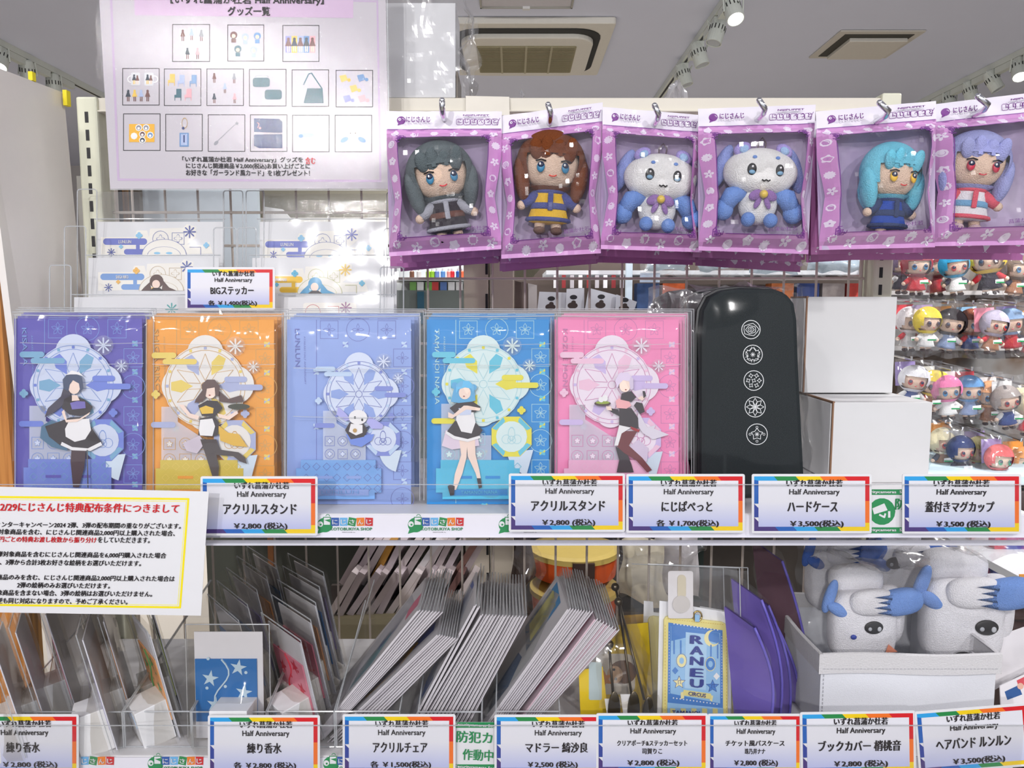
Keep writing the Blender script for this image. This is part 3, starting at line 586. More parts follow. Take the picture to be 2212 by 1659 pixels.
# ------------------------------------------------------------------ acrylic stand packages
def package(cx0, y0, pal, label, n_back, fig, name, nm, small=0, Y=.875, tilt=3, w=262, h=402, flower=5, grp='', yaw=0):
    """cx0: left edge in px, front card plane"""
    sf = Surf(Y, R(tilt), Z1)
    zb = Z1 + .0006
    X1 = cx0 + w; card_, ln, lob, ac1, ac2, base = [M(c, .45, .01) for c in pal]
    t = thing('acrylic_stand_pack', label, 'acrylic stand', sf.pt((cx0 + X1) / 2, y0 + h), grp)
    t.location.z = Z1; ORG[t] = Vector(t.location)
    u = lambda a: cx0 + a * w; v = lambda a: y0 + a * h
    r = w * .9 / 930 / .9
    b = MB(sf); b.slab([(cx0, y0), (X1, y0), (X1, y0 + h - 3), (cx0, y0 + h - 3)], .0012, card_)
    b.build('backing_card', t)
    # tile print
    b = MB(sf); p = w * .232
    k = 0
    xs = [u(.34) + i * p for i in range(3)]
    def tile(x, y, k, s=.31):
        if k % 2: b.ring(x, y, p * .40, 1.2, ln, 1, 18)
        else: b.line([(x - p * s, y - p * s), (x + p * s, y - p * s), (x + p * s, y + p * s), (x - p * s, y + p * s)], 1.1, ln, 1, True)
        if flower == 4:
            for a in range(4): b.line([(x, y - p * .0)] + [(x + p * .2 * math.cos(R(90 * a + d)) * rr_, y + p * .2 * math.sin(R(90 * a + d)) * rr_) for d, rr_ in ((-25, .6), (0, 1.05), (25, .6))], 1, ln, 1, True)
        else:
            for a in range(5): b.line([(x, y)] + [(x + p * .22 * math.cos(R(72 * a - 90 + d)) * rr_, y + p * .22 * math.sin(R(72 * a - 90 + d)) * rr_) for d, rr_ in ((-24, .65), (0, 1.0), (24, .65))], 1, ln, 1, True)
    for i, x in enumerate(xs): tile(x, v(.055), i)
    for j in range(6): tile(X1 - p * .30, v(.055) + p * .98 * (j + 1), j)
    b.rect(u(.235), y0 + 1, u(.24), y0 + h - 5, ln, 1)
    for j in range(7):
        for i in ((0, 3) if j % 2 else (1, 3)):
            x, y = u(.235) + i * p * 1.02, v(.135) + j * p * .95
            b.flower(x, y, 8, ac1, 1, 4, 45, inner=.6); b.poly([(x, y), (x + 6, y - 6), (x + 6, y)], ac2, 2); b.poly([(x, y), (x - 6, y + 6), (x - 6, y)], ac2, 2)
    b.build('tile_print', t)
    L = (v(.05 + .034 * len(name)) - v(.05)); cy = v(.05) + L / 2
    T(t, sf, u(.085) - L / 2, cy - 5, u(.085) + L / 2, cy + 5, name, ln, 90, off=.0003, bold=.015)
    T(t, sf, u(.145) - 52, v(.22) - 2, u(.145) + 52, v(.22) + 2, 'AYAKAKI HALF ANNIVERSARY', ln, 90, off=.0003, bold=0)
    # acrylic background plate, 3 mm proud
    sa = Surf(Y - .0045, R(tilt), Z1); sy = v(.10 if not small else .19)
    k = w / 930 * (1 if not small else .84); ox = u(.0) + (0 if not small else w * .02)
    def q(x, y): return (ox + (x - 1190 + (0 if not small else 190)) * k, sy + (y - 240) * k)
    b = MB(sa)
    def D(x, y, rr_, m, L, n=20): a, c = q(x, y); b.disc(a, c, rr_ * k, m, L, n=n)
    def bar(x0_, y0_, x1_, y1_, m, L):
        a, c = q(x0_, y0_); d, e = q(x1_, y1_); b.rrect(a, c, d, e, (e - c) * .499, m, L)
    slabm = FILM(haze=.10, gl=.06, rough=.05, bump=.05, scale=6)
    lobt = lob
    for x, y, rr_ in ((1620, 590, 300), (1440, 590, 138), (1835, 580, 140), (1620, 350, 132), (1610, 800, 112)): D(x, y, rr_, lobt, 1, 28)
    a, c = q(1620, 590)
    for rr_ in (292, 262): b.ring(a, c, rr_ * k, 1.1, ln, 3, 30)
    for i in range(16):
        an = R(i * 22.5); b.rrect(a + 277 * k * math.cos(an) - 3, c + 277 * k * math.sin(an) - 3, a + 277 * k * math.cos(an) + 3, c + 277 * k * math.sin(an) + 3, 1, ac1 if i % 2 else ac2, 3, 2)
    # window wedges and petals
    for i in range(6):
        an = R(-90 + i * 60)
        pts = [(a + rr_ * k * math.cos(an + d), c + rr_ * k * math.sin(an + d)) for rr_, d in ((40, 0), (130, .34), (235, 0), (130, -.34))]
        b.poly([(a + rr_ * k * math.cos(an + .52 + d), c + rr_ * k * math.sin(an + .52 + d)) for rr_, d in ((90, 0), (180, .26), (250, .12), (250, -.12), (180, -.26))], (ac1, ac2)[i % 2] if flower != 4 else card_, 2)
        b.poly(pts, lobt, 3); b.line(pts, 1, ln, 4, True)
    b.ring(a, c, 30 * k, 1.2, ln, 4, 12)
    bar(1230, 345, 1410, 388, ac1, 3); bar(1310, 392, 1560, 432, ac1, 3); b.rect(*q(1335, 380), *q(1375, 400), ac1, 3)
    bar(1760, 520, 1925, 562, ac2, 5); bar(1850, 578, 2040, 620, ac2, 5); bar(1225, 850, 1405, 892, ac2, 3)
    for x, y, rr_, pn in ((1840, 300, 58, 8), (1970, 450, 42, 8)):
        aa, c2 = q(x, y); b.disc(aa, c2, rr_ * 1.25 * k, slabm, 2); b.flower(aa, c2, rr_ * k, lobt if pn == 8 else ac2, 4, 8, inner=.2, pw=.3)
    aa, c2 = q(1910, 790)
    for dx, dy in ((-1, 0), (1, 0), (0, -1), (0, 1)): b.disc(aa + dx * 17 * k, c2 + dy * 17 * k, 16 * k, ac2, 3, n=8)
    aa, c2 = q(1260, 650)
    for dx, dy in ((-1, 0), (1, 0), (0, -1), (0, 1)): b.disc(aa + dx * 17 * k, c2 + dy * 17 * k, 16 * k, ac1, 3, n=8)
    b.build('background_print', t)
    b = MB(sa); b.poly([q(1300, 740), q(1420, 740), q(1420, 850), q(1620, 980), q(1680, 980), q(1680, 1180), q(1300, 1180)], FILM(haze=.55, gl=.05, rough=.05, bump=.05, scale=6, hz=(225, 232, 248)), 1)
    for j in range(2):
        for i in range(3):
            xx, yy = q(1360 + i * 115, 1010 + j * 115)
            if (i + j) % 2: b.ring(xx, yy, 44 * k, 1, ln, 3, 14)
            else: b.line([(xx - 42 * k, yy - 42 * k), (xx + 42 * k, yy - 42 * k), (xx + 42 * k, yy + 42 * k), (xx - 42 * k, yy + 42 * k)], 1, ln, 3, True)
            b.flower(xx, yy, 26 * k, ln, 3, flower, inner=.5); b.flower(xx, yy, 21 * k, lobt, 4, flower, inner=.5)
    aa, c2 = q(1835, 990); oc = [(aa + 165 * k * math.cos(R(22.5 + 45 * i)), c2 + 165 * k * math.sin(R(22.5 + 45 * i))) for i in range(8)]
    b.poly(oc, ac2, 2); b.disc(aa, c2, 118 * k, lobt, 4)
    for i in range(4): b.poly([(aa + rr_ * k * math.cos(R(45 + 90 * i + d)), c2 + rr_ * k * math.sin(R(45 + 90 * i + d))) for rr_, d in ((160, -22), (160, 22), (125, 22), (125, -22))], ac1, 3)
    b.ring(aa, c2 - 20 * k, 26 * k, 1.2, ln, 5, 10, ry=52 * k); b.ring(aa - 40 * k, c2 + 20 * k, 34 * k, 1.2, ln, 5, 12); b.ring(aa + 40 * k, c2 + 20 * k, 34 * k, 1.2, ln, 5, 12); b.ring(aa, c2 + 25 * k, 30 * k, 1.2, ln, 5, 12)
    a1, c1 = q(2000, 1090)
    b.poly([(a1, c1)] + [(a1 + 200 * k * math.cos(R(105 + 10 * i)), c1 + 200 * k * math.sin(R(105 + 10 * i))) for i in range(8)], M((210, 225, 240), .4), 1)
    b.build('lower_panels', t)
    b = MB(sa); x0_, y0_ = u(.075), v(.755); x1_, y1_ = u(.76), v(.965)
    b.slab([(x0_ + 10, y0_), (x1_ - 12, y0_), (x1_ - 12, y0_ + 18), (x1_, y0_ + 18), (x1_, y1_ - 14), (x1_ - 14, y1_ - 14), (x1_ - 14, y1_), (x0_ + 14, y1_), (x0_ + 14, y1_ - 14), (x0_, y1_ - 14), (x0_, y0_ + 18), (x0_ + 10, y0_ + 18)], .002, base, off=.0008)
    for i in range(8):
        for j in range(3):
            xx, yy = x0_ + 22 + i * 22, y0_ + 14 + j * 24
            b.line([(xx, yy - 8), (xx + 8, yy), (xx, yy + 8), (xx - 8, yy)], .9, ln if flower != 5 else ac1, 7, True)
    for xx in (u(.25), u(.48)): b.rect(xx, v(.84), xx + w * .12, v(.855), card_, 8)
    b.rect(u(.2), v(.912), u(.66), v(.945), card_, 8); b.build('stand_base', t)
    if nm: T(t, sa, u(.28), v(.917), u(.58), v(.936), nm, base, -1, off=.0018, bold=.005)
    fig(t, Surf(Y - .0078, R(tilt), Z1), cx0)
    b = MB(); sw = Surf(Y - .0098, R(tilt), Z1)
    def wf(a, c):
        e = min(a, 1 - a, c, 1 - c); px = cx0 - 7 + a * (w + 26); py = y0 - 8 + c * (h + 3)
        return sw.pt(px, py, -.009 + .010 * min(1, e * 14) + .0022 * noise.noise(Vector((a * 7 + cx0, c * 9, 3))) + .0012 * noise.noise(Vector((a * 22 + cx0, c * 5, 7))))
    b.grid(wf, 28, 34, FILM(haze=.035, gl=.03, rough=.09, bump=.8, scale=9, stretch=(1, 1, 3.0), dist=.004)); b.build('clear_sleeve', t, smooth=True)
    b = MB()
    b.tube([sw.pt(cx0 - 7, y0 - 8, -.005), sw.pt(cx0 + w * .5, y0 - 6, -.004), sw.pt(cx0 + w + 18, y0 - 8, -.005)], .0007, EDGE, 5)
    b.tube([sw.pt(cx0 - 7, y0 - 8, -.008), sw.pt(cx0 - 8, y0 + h - 8, -.008)], .0006, EDGE, 5); b.tube([sw.pt(cx0 + w + 18, y0 - 8, -.008), sw.pt(cx0 + w + 17, y0 + h - 8, -.008)], .0006, EDGE, 5)
    for f in (.13 if not small else .26, .52 if small else .24):
        b.tube([sw.pt(cx0 + 14 + a * (w - 10), v(f) + 3 * math.sin(a * 3), .0015) for a in (0, .3, .6, 1)], .0004, EDGE, 4)
    b.build('sleeve_seam', t)
    for i in range(n_back):
        g = thing('acrylic_stand_pack', label.replace('front', ('second', 'third', 'fourth')[i]).replace('showing its stand', 'mostly hidden'), 'acrylic stand', t.location + Vector((0, .016 * (i + 1), 0)), grp)
        s2 = Surf(Y + .016 * (i + 1), R(tilt), Z1); dx = (7, 15, 20)[i] * (1 if cx0 < 900 or cx0 > 1190 else .6); dy = -(5, 10, 14)[i]
        b = MB(s2); b.slab([(cx0 + dx, y0 + dy), (X1 + dx, y0 + dy), (X1 + dx, y0 + h * .9), (cx0 + dx, y0 + h * .9)], .0012, card_); b.build('backing_card', g)
        b = MB(s2)
        for x in xs: b.rrect(x - 20, y0 + dy + 3, x + 24, y0 + dy + 4.3, .5, ln, 1, 2)
        b.build('tile_print', g)
        b = MB(); b.grid(lambda a, c: s2.pt(cx0 - 9 + dx + a * (w + 20), y0 - 9 + dy + c * (h * .8), .002 + .002 * noise.noise(Vector((a * 9, c * 6, i)))), 12, 8, WRAP)
        b.tube([s2.pt(cx0 - 9 + dx, y0 - 9 + dy, .002), s2.pt(X1 + 12 + dx, y0 - 8 + dy, .002)], .0006, EDGE, 5); b.tube([s2.pt(X1 + 12 + dx, y0 - 8 + dy, .002), s2.pt(X1 + 12 + dx, y0 + h * .85, .002)], .0006, EDGE, 5); b.build('clear_sleeve', g)
    return t
SK = M((246, 220, 206), .5); FW = M((240, 238, 240), .5); FB = M((46, 36, 42), .5)
def figure(parts, clear=None):
    def f(t, sf, cx0):
        b = MB(sf)
        if clear: 
            o = clear; b.slab(o, .002, FILM(haze=.05, gl=.06, rough=.05, bump=.05, scale=6)); 
            b.build('figure_plate', t)
        b = MB(sf)
        for i, (m, pts) in enumerate(parts):
            if pts[0] == 'd': b.disc(*pts[1:4], m, i + 1, ry=pts[4], n=16)
            elif pts[0] == 'l': b.line(pts[2], pts[1], m, i + 1)
            else: b.poly(pts, m, i + 1)
        b.build('figure_print', t)
    return f
def Z(s, ox, oy, pts): return [(ox + x * s, oy + y * s) for x, y in pts]
c4 = lambda pts: Z(.2803, 0, 660, pts)
def lady(ox, sc, hair, hair2, top, skirt, apron, legc, shoe, feet, arms, hairpoly, extra=(), skirtpoly=None):
    z = lambda p: [(ox + x * sc, 660 + y * sc) for x, y in p]
    return z
# purple
z = lambda p: [(x * .2803, 660 + y * .2803) for x, y in p]
f1 = figure([(M((66, 60, 78), .5), z([(500, 600), (470, 700), (370, 790), (345, 860), (420, 820), (520, 740), (560, 640)])), (M((70, 110, 140), .5), z([(400, 880), (320, 930), (310, 1020), (400, 1090), (520, 1120), (520, 950)])),
    (M((66, 40, 46), .5), z([(555, 1090), (545, 1200), (565, 1400), (610, 1400), (650, 1250), (665, 1090)])), (FB, z([(545, 860), (470, 890), (350, 930), (380, 1010), (470, 1080), (600, 1120), (720, 1110), (790, 1060), (720, 960), (660, 860)])), (FW, z([(480, 1050), (560, 1090), (680, 1100), (780, 1050), (790, 1075), (700, 1120), (560, 1115), (470, 1075)])),
    (FW, z([(540, 880), (505, 950), (510, 1010), (580, 1050), (660, 1030), (705, 960), (690, 870)])), (FB, z([(500, 720), (560, 690), (650, 720), (720, 780), (690, 830), (620, 850), (540, 840), (480, 790)])), (M((120, 110, 185), .5), z([(545, 750), (600, 735), (660, 740), (665, 790), (560, 800)])), (SK, z([(500, 800), (520, 880), (620, 870), (700, 820), (690, 840), (600, 895), (515, 900), (480, 820)])),
    (SK, z([(560, 690), (600, 690), (620, 730), (560, 735)])), (SK, ['d', 578 * .2803, 660 + 625 * .2803, 13, 16]), (M((62, 74, 104), .5), z([(497, 640), (490, 570), (530, 520), (600, 515), (640, 560), (650, 640), (625, 660), (615, 600), (570, 575), (545, 610), (535, 660)])), (FW, z([(515, 535), (560, 500), (620, 515), (650, 545), (600, 530), (550, 530)])), (STEEL, z([(676, 1110), (684, 1110), (690, 1400), (682, 1400)]))])
f2 = figure([(M((92, 68, 64), .5), z([(1680, 650), (1760, 720), (1860, 690), (1880, 740), (1780, 750), (1690, 740)])), (M((92, 68, 64), .5), z([(1570, 640), (1510, 720), (1500, 750), (1560, 740), (1600, 690)])), (M((226, 180, 60), .5), z([(1680, 920), (1760, 980), (1840, 990), (1910, 1090), (1800, 1080), (1700, 1040)])), (M((208, 196, 210), .5), z([(1540, 1000), (1410, 1060), (1440, 1120), (1520, 1140), (1580, 1060)])),
    (M((70, 60, 60), .5), z([(1545, 1030), (1590, 1160), (1640, 1320), (1685, 1320), (1690, 1240), (1670, 1150), (1800, 1160), (1850, 1200), (1905, 1220), (1890, 1170), (1840, 1130), (1700, 1110), (1670, 1030)])), (FB, z([(1540, 870), (1530, 1000), (1600, 1010), (1680, 1000), (1690, 900), (1650, 850)])), (FW, z([(1545, 880), (1535, 960), (1545, 1000), (1640, 1005), (1660, 930), (1640, 870)])), (FB, z([(1530, 770), (1600, 730), (1680, 735), (1720, 790), (1660, 850), (1560, 850)])), (M((232, 190, 60), .5), z([(1540, 790), (1590, 770), (1650, 790), (1645, 830), (1560, 835)])),
    (SK, z([(1380, 760), (1420, 765), (1470, 830), (1540, 850), (1530, 880), (1460, 860), (1410, 800)])), (SK, z([(1680, 830), (1760, 850), (1830, 810), (1840, 830), (1770, 880), (1690, 860)])), (M((58, 60, 42), .4), ['d', 1845 * .2803, 660 + 778 * .2803, 24, 6.5]), (SK, ['d', 1625 * .2803, 660 + 665 * .2803, 13, 14]), (M((92, 68, 64), .5), z([(1570, 690), (1560, 610), (1600, 570), (1660, 570), (1700, 620), (1690, 700), (1665, 690), (1660, 630), (1600, 640), (1590, 700)])), (M((150, 70, 70), .5), ['d', 1622 * .2803, 660 + 690 * .2803, 2, 1.3])])
z3 = lambda p: [(590 + x * .2803, 660 + y * .2803) for x, y in p]
f3 = figure([(M((110, 140, 225), .5), z3([(560, 990), (600, 1070), (680, 1090), (760, 1040), (780, 990), (700, 1000)])), (M((175, 175, 235), .5), z3([(500, 780), (490, 840), (560, 890), (600, 880), (560, 830)])), (M((175, 175, 235), .5), z3([(740, 850), (850, 920), (840, 950), (760, 950), (720, 900)])), (FB, z3([(590, 900), (555, 960), (600, 1030), (700, 1010), (730, 960), (690, 900)])), (FW, z3([(600, 910), (585, 970), (640, 1000), (690, 980), (690, 920)])), (FW, ['d', 590 + 655 * .2803, 660 + 860 * .2803, 20, 16]), (BLACK, ['d', 590 + 632 * .2803, 660 + 862 * .2803, 2.2, 2.8]), (BLACK, ['d', 590 + 688 * .2803, 660 + 880 * .2803, 2.2, 2.8]), (M((190, 150, 80), .4), ['d', 590 + 632 * .2803, 660 + 962 * .2803, 4.5, 4.5])])
f4 = figure([(M((226, 208, 226), .5), z3([(1330, 960), (1300, 1080), (1380, 1110), (1590, 1080), (1570, 980)])), (SK, z3([(1430, 1010), (1450, 1150), (1400, 1300), (1385, 1420), (1410, 1420), (1460, 1290), (1490, 1170), (1500, 1010)])), (SK, z3([(1490, 1010), (1500, 1160), (1560, 1290), (1580, 1360), (1605, 1360), (1590, 1270), (1560, 1150), (1555, 1010)])), (FB, z3([(1365, 1380), (1400, 1390), (1395, 1460), (1365, 1465), (1345, 1390)])), (FB, z3([(1570, 1330), (1600, 1330), (1610, 1400), (1585, 1410)])),
    (FB, z3([(1400, 890), (1340, 970), (1400, 1010), (1500, 1030), (1590, 1000), (1615, 960), (1550, 890)])), (FW, z3([(1335, 965), (1400, 1005), (1500, 1028), (1590, 1002), (1600, 1020), (1500, 1050), (1390, 1028), (1330, 985)])), (FW, z3([(1420, 800), (1410, 880), (1450, 970), (1530, 985), (1560, 900), (1540, 800)])), (FB, z3([(1360, 790), (1430, 740), (1540, 740), (1600, 780), (1560, 820), (1400, 830)])), (M((205, 215, 240), .5), z3([(1430, 790), (1530, 790), (1525, 840), (1440, 845)])), (SK, z3([(1350, 820), (1390, 840), (1470, 770), (1500, 770), (1600, 790), (1590, 810), (1490, 800), (1380, 870), (1350, 860)])),
    (M((92, 172, 220), .5), z3([(1400, 620), (1370, 740), (1430, 750), (1530, 740), (1560, 730), (1550, 630)])), (M((92, 172, 220), .5), ['d', 590 + 1400 * .2803, 660 + 615 * .2803, 7, 7]), (M((92, 172, 220), .5), ['d', 590 + 1545 * .2803, 660 + 630 * .2803, 7, 7]), (SK, ['d', 590 + 1478 * .2803, 660 + 672 * .2803, 13, 14]), (M((110, 185, 228), .5), z3([(1410, 680), (1410, 610), (1450, 580), (1510, 580), (1550, 620), (1545, 680), (1530, 640), (1480, 630), (1430, 645)])), (M((150, 70, 70), .5), ['d', 590 + 1472 * .2803, 660 + 698 * .2803, 2, 1.3])])
z5 = lambda p: [(1180 + x * .2622, 640 + y * .2622) for x, y in p]
f5 = figure([(M((222, 214, 228), .5), z5([(760, 950), (830, 1080), (900, 1060), (890, 1090), (1010, 1140), (880, 1180), (800, 1130), (740, 1050)])), (M((212, 196, 220), .5), z5([(680, 1240), (760, 1180), (840, 1250), (830, 1360), (780, 1380)])), (FB, z5([(570, 1240), (600, 1350), (580, 1450), (720, 1450), (700, 1380), (650, 1260)])), (M((110, 38, 44), .5), z5([(620, 1110), (575, 1230), (640, 1290), (740, 1350), (830, 1450), (870, 1430), (790, 1330), (680, 1230), (750, 1110)])),
    (FW, z5([(600, 1060), (560, 1230), (590, 1230), (620, 1130), (700, 1080)])), (FB, z5([(600, 960), (600, 1060), (690, 1080), (760, 1090), (755, 1000), (700, 920), (600, 920)])), (M((160, 30, 40), .5), z5([(690, 1070), (770, 1100), (760, 1120), (700, 1095)])), (M((244, 176, 180), .5), z5([(570, 860), (600, 840), (680, 860), (700, 900), (660, 925), (580, 920)])), (FB, z5([(620, 800), (700, 780), (740, 830), (700, 870), (610, 850)])), (FB, z5([(740, 870), (720, 900), (770, 970), (810, 950), (790, 880)])), (SK, z5([(750, 840), (790, 860), (815, 830), (780, 820)])), (FB, z5([(790, 780), (800, 840), (820, 820), (810, 780)])), (FB, z5([(590, 930), (520, 920), (530, 950), (600, 985)])), (SK, z5([(490, 905), (530, 905), (540, 940), (500, 935)])),
    (M((76, 52, 50), .4), ['d', 1180 + 462 * .2622, 640 + 882 * .2622, 18, 5.5]), (M((150, 170, 60), .4), ['d', 1180 + 462 * .2622, 640 + 874 * .2622, 15, 3.5]), (FW, ['d', 1180 + 450 * .2622, 640 + 850 * .2622, 6, 6]), (FW, ['d', 1180 + 482 * .2622, 640 + 838 * .2622, 6, 7]), (SK, ['d', 1180 + 645 * .2622, 640 + 735 * .2622, 12, 14]), (M((214, 200, 224), .5), z5([(580, 760), (565, 690), (600, 630), (670, 630), (715, 680), (715, 760), (690, 770), (680, 700), (630, 690), (600, 720)])), (M((150, 70, 70), .5), ['d', 1180 + 652 * .2622, 640 + 768 * .2622, 2, 1.2])])
package(31, 688, ((92, 84, 176), (120, 150, 215), (205, 214, 238), (120, 170, 205), (110, 130, 215), (110, 130, 210)), 'front purple acrylic stand package at the left end, showing its stand', 3, f1, 'KISARA', '', w=276, grp='purple acrylic stand packages')
package(316, 690, ((238, 158, 48), (206, 160, 90), (232, 228, 224), (232, 206, 100), (170, 178, 215), (214, 190, 70)), 'front orange acrylic stand package, showing its stand', 3, f2, 'SHIGA RIKO', '', w=276, grp='orange acrylic stand packages')
package(620, 690, ((142, 166, 226), (110, 120, 190), (212, 222, 244), (190, 212, 240), (126, 140, 214), (118, 168, 230)), 'front pale blue acrylic stand package, showing its stand', 3, f3, 'LUNLUN', 'LUNLUN', small=1, w=268, flower=4, grp='pale blue acrylic stand packages')
package(922, 690, ((28, 140, 214), (170, 216, 226), (216, 236, 236), (96, 196, 222), (232, 222, 60), (80, 190, 226)), 'front bright blue acrylic stand package, showing its stand', 3, f4, 'TAMANOI NANA', 'TAMANOI NANA', w=264, grp='bright blue acrylic stand packages')
package(1198, 690, ((244, 138, 188), (206, 130, 180), (240, 226, 240), (240, 196, 220), (206, 186, 232), (240, 180, 212)), 'front pink acrylic stand package, showing its stand', 3, f5, 'KOZUE MONE', '', w=268, grp='pink acrylic stand packages')
# ------------------------------------------------------------------ plush bags on chrome hooks
PP = M((210, 152, 208), .32, .03, coat=.4); PP2 = M((196, 122, 182), .35, .03); BHD = M((233, 228, 240), .4, .015, bump=.1, scale=90, coat=.2); FLW = M((240, 228, 246), .4); FLL = M((190, 140, 200), .4); PUR = M((120, 44, 140), .45); PDK = M((128, 62, 150), .45)
FUR = lambda c: M(c, .95, .16, .9, 750, spec=.15)
class Bag:
    def __init__(s, q, Y, bulge=.024, seed=0, yaw=0):
        s.q = q; s.sf = Surf(Y, 0, 1.5, yaw, P(q[0][0], 300, Y).x); s.bu = bulge; s.seed = seed
        (s.a, s.b, s.c, s.d) = q
    def px(s, u, v):
        t = [s.a[i] * (1 - u) + s.b[i] * u for i in (0, 1)]; o = [s.d[i] * (1 - u) + s.c[i] * u for i in (0, 1)]
        return (t[0] * (1 - v) + o[0] * v, t[1] * (1 - v) + o[1] * v)
    def pt(s, u, v, off=0):
        x, y = s.px(u, v)
        e = max(0, min(1, u / .20, (1 - u) / .20, (v - .15) / .14, (.97 - v) / .14))
        e = math.sin(e * math.pi / 2)
        # pinched waist on the side edges
        wv = max(0, 1 - abs(v - .62) / .3); pin = (.5 - u) * 2; x += pin * abs(pin) ** 2 * wv * 15
        n = noise.noise(Vector((u * 5 + s.seed, v * 5, s.seed * 1.3))) * .004 * (.4 + e) + noise.noise(Vector((u * 13 + s.seed, v * 13, 5))) * .0015
        return s.sf.pt(x, y, s.bu * e + off + n)
    def S(s, u, v, off): return s.pt(u, v, off)
    def at(s, x, y, w, h):  # bag units for art: 240 x 330
        return x / 240, y / 330
WX0, WX1, WY0, WY1 = 26 / 240, 214 / 240, 65 / 330, 292 / 330; HV = .127
def bag(q, Y, label, group, seed, front=True, bulge=.026, yaw=0):
    g = Bag(q, Y, bulge, seed, yaw)
    top = g.sf.pt(*g.px(.5, .03))
    t = thing('plush_bag', label, 'packaged plush', top, group)
    S3 = lambda x, y, off: g.pt(x / 240, y / 330, off)
    b = MB(); b.grid(lambda u, v: g.pt(u, v * HV, .0), 20, 6, BHD); b.grid(lambda u, v: g.pt(u, v * HV, -.0009), 20, 6, BHD); b.build('header', t, smooth=True)
    N_ = 30 if front else 16
    inw = lambda u, v: WX0 < u < WX1 and WY0 < v < WY1
    us = sorted(set([i / N_ for i in range(N_ + 1)] + [WX0, WX1])); vs = sorted(set([HV + (1 - HV) * i / N_ for i in range(N_ + 1)] + [WY0, WY1]))
    fr = MB(); wi = MB(); bk = MB()
    for i in range(len(us) - 1):
        for j in range(len(vs) - 1):
            a, c, d, e = us[i], us[i + 1], vs[j], vs[j + 1]
            qd = [g.pt(a, d), g.pt(a, e), g.pt(c, e), g.pt(c, d)]
            (wi if inw((a + c) / 2, (d + e) / 2) else fr).face(qd, FILM(haze=.02, gl=.035, rough=.07, bump=.8, scale=14, dist=.005) if inw((a + c) / 2, (d + e) / 2) else (PP if front else PP2))
    fr.build('printed_frame', t, smooth=True); wi.build('clear_window', t, smooth=True)
    bk.grid(lambda u, v: g.sf.pt(*g.px(u, HV + v * (1 - HV)), -.028 * math.sin(math.pi * min(1, max(0, u))) * math.sin(math.pi * v) - .001), 10, 10, M((176, 158, 190), .35, .1, scale=20) if front else PP2); bk.build('back_panel', t, smooth=True)
    b = MB(S3=S3); rnd = random.Random(seed)
    spots = [(18 + i * 41, 52 + (i % 2) * 4) for i in range(6)] + [(20 + i * 40, 306 + (i % 2) * 9) for i in range(6)] + [(12, 80 + i * 38) for i in range(6)] + [(228, 86 + i * 38) for i in range(6)]
    if not front: spots = [(14 + i * 30 + (seed * 7) % 17, 318 - (i % 2) * 7) for i in range(8)]
    for k, (x, y) in enumerate(spots):
        r = 12 if 20 < x < 222 and y > 280 else 9.5; kd = (k + seed) % 4
        if kd == 0: b.flower(x, y, r, FLW, 1, 5, k * 20, inner=.35, c=FLL)
        elif kd == 1: b.disc(x, y, r * .9, FLW, 1, n=9); b.ring(x, y, r * .5, .9, FLL, 2, 8); b.ring(x, y, r * .2, .8, FLL, 2, 6)
        elif kd == 2: b.flower(x, y, r, FLW, 1, 5, k * 33, inner=.6, pw=.9, c=FLL)
        else: b.star(x, y, r, FLW, 1, 11, .78); 
    b.build('flower_print', t)
    if not front: return t, g
    b = MB(S3=S3)
    x0, x1, y0, y1 = 27, 213, 64, 293
    def seg(a, c, n=8): return [(a[0] + (c[0] - a[0]) * i / n, a[1] + (c[1] - a[1]) * i / n) for i in range(n + 1)]
    for a, c in (((x0, y0), (x1, y0)), ((x1, y0), (x1, y1)), ((x1, y1), (x0, y1)), ((x0, y1), (x0, y0))): b.line(seg(a, c), 1.3, PDK, 3)
    b.line(seg((2, 42), (238, 42), 12), 1.6, PDK, 3); b.line(seg((2, 45), (238, 45), 12), .8, PDK, 3)
    for cx, cy, sx, sy in ((x0, y0, 1, 1), (x1, y0, -1, 1), (x1, y1, -1, -1), (x0, y1, 1, -1)):
        for p in ([(-5, -5), (10, -5), (10, 1), (1, 1), (1, 10), (-5, 10), (-5, -5)], [(-2, -2), (6, -2), (6, 6), (-2, 6), (-2, -2)], [(10, -2), (14, -2), (14, 4)], [(-2, 10), (-2, 14), (4, 14)], [(3, -5), (3, 4), (-5, 4)]):
            b.line([(cx + a * sx, cy + c * sy) for a, c in p], 1.5, PDK, 3)
    # logo and tiles in the header
    b.disc(31, 21, 9, PUR, 3, n=14); b.poly([(25, 27), (23, 33), (31, 30)], PUR, 3); b.disc(28, 19, 3.2, BHD, 4, n=8); b.disc(28.5, 19, 1.4, PUR, 5, n=6); b.ring(33, 21, 4.5, 1, BHD, 4, 6, a0=-90, a1=0)
    for i in range(6): b.line(rr(146 + i * 14.6, 18, 159.5 + i * 14.6, 32, 3, 2), .8, PUR, 3, True)
    b.line([(242 - 6, 16), (230, 29), (231, 33)], 1, PUR, 3)
    b.build('purple_print', t)
    class HS:  # header lettering plane at this bag's slope
        pass
    a = math.degrees(math.atan2(g.b[1] - g.a[1], g.b[0] - g.a[0])); W_ = (g.b[0] - g.a[0]) / 240
    def ht(x, y, w_, h_, s_, bd): 
        px_, py_ = g.px(x / 240, y / 330); T(t, g.sf, px_ - w_ * W_ / 2, py_ - h_ / 2, px_ + w_ * W_ / 2, py_ + h_ / 2, s_, PUR, a, off=.0045, bold=bd)
    ht(67, 21, 50, 12, 'にじさんじ', .03); ht(187, 12, 54, 4.5, 'NIJIPUPPET', .02)
    for i, ch in enumerate('にじぱぺっと'): ht(153 + i * 14.6, 25, 8, 8, ch, .02)
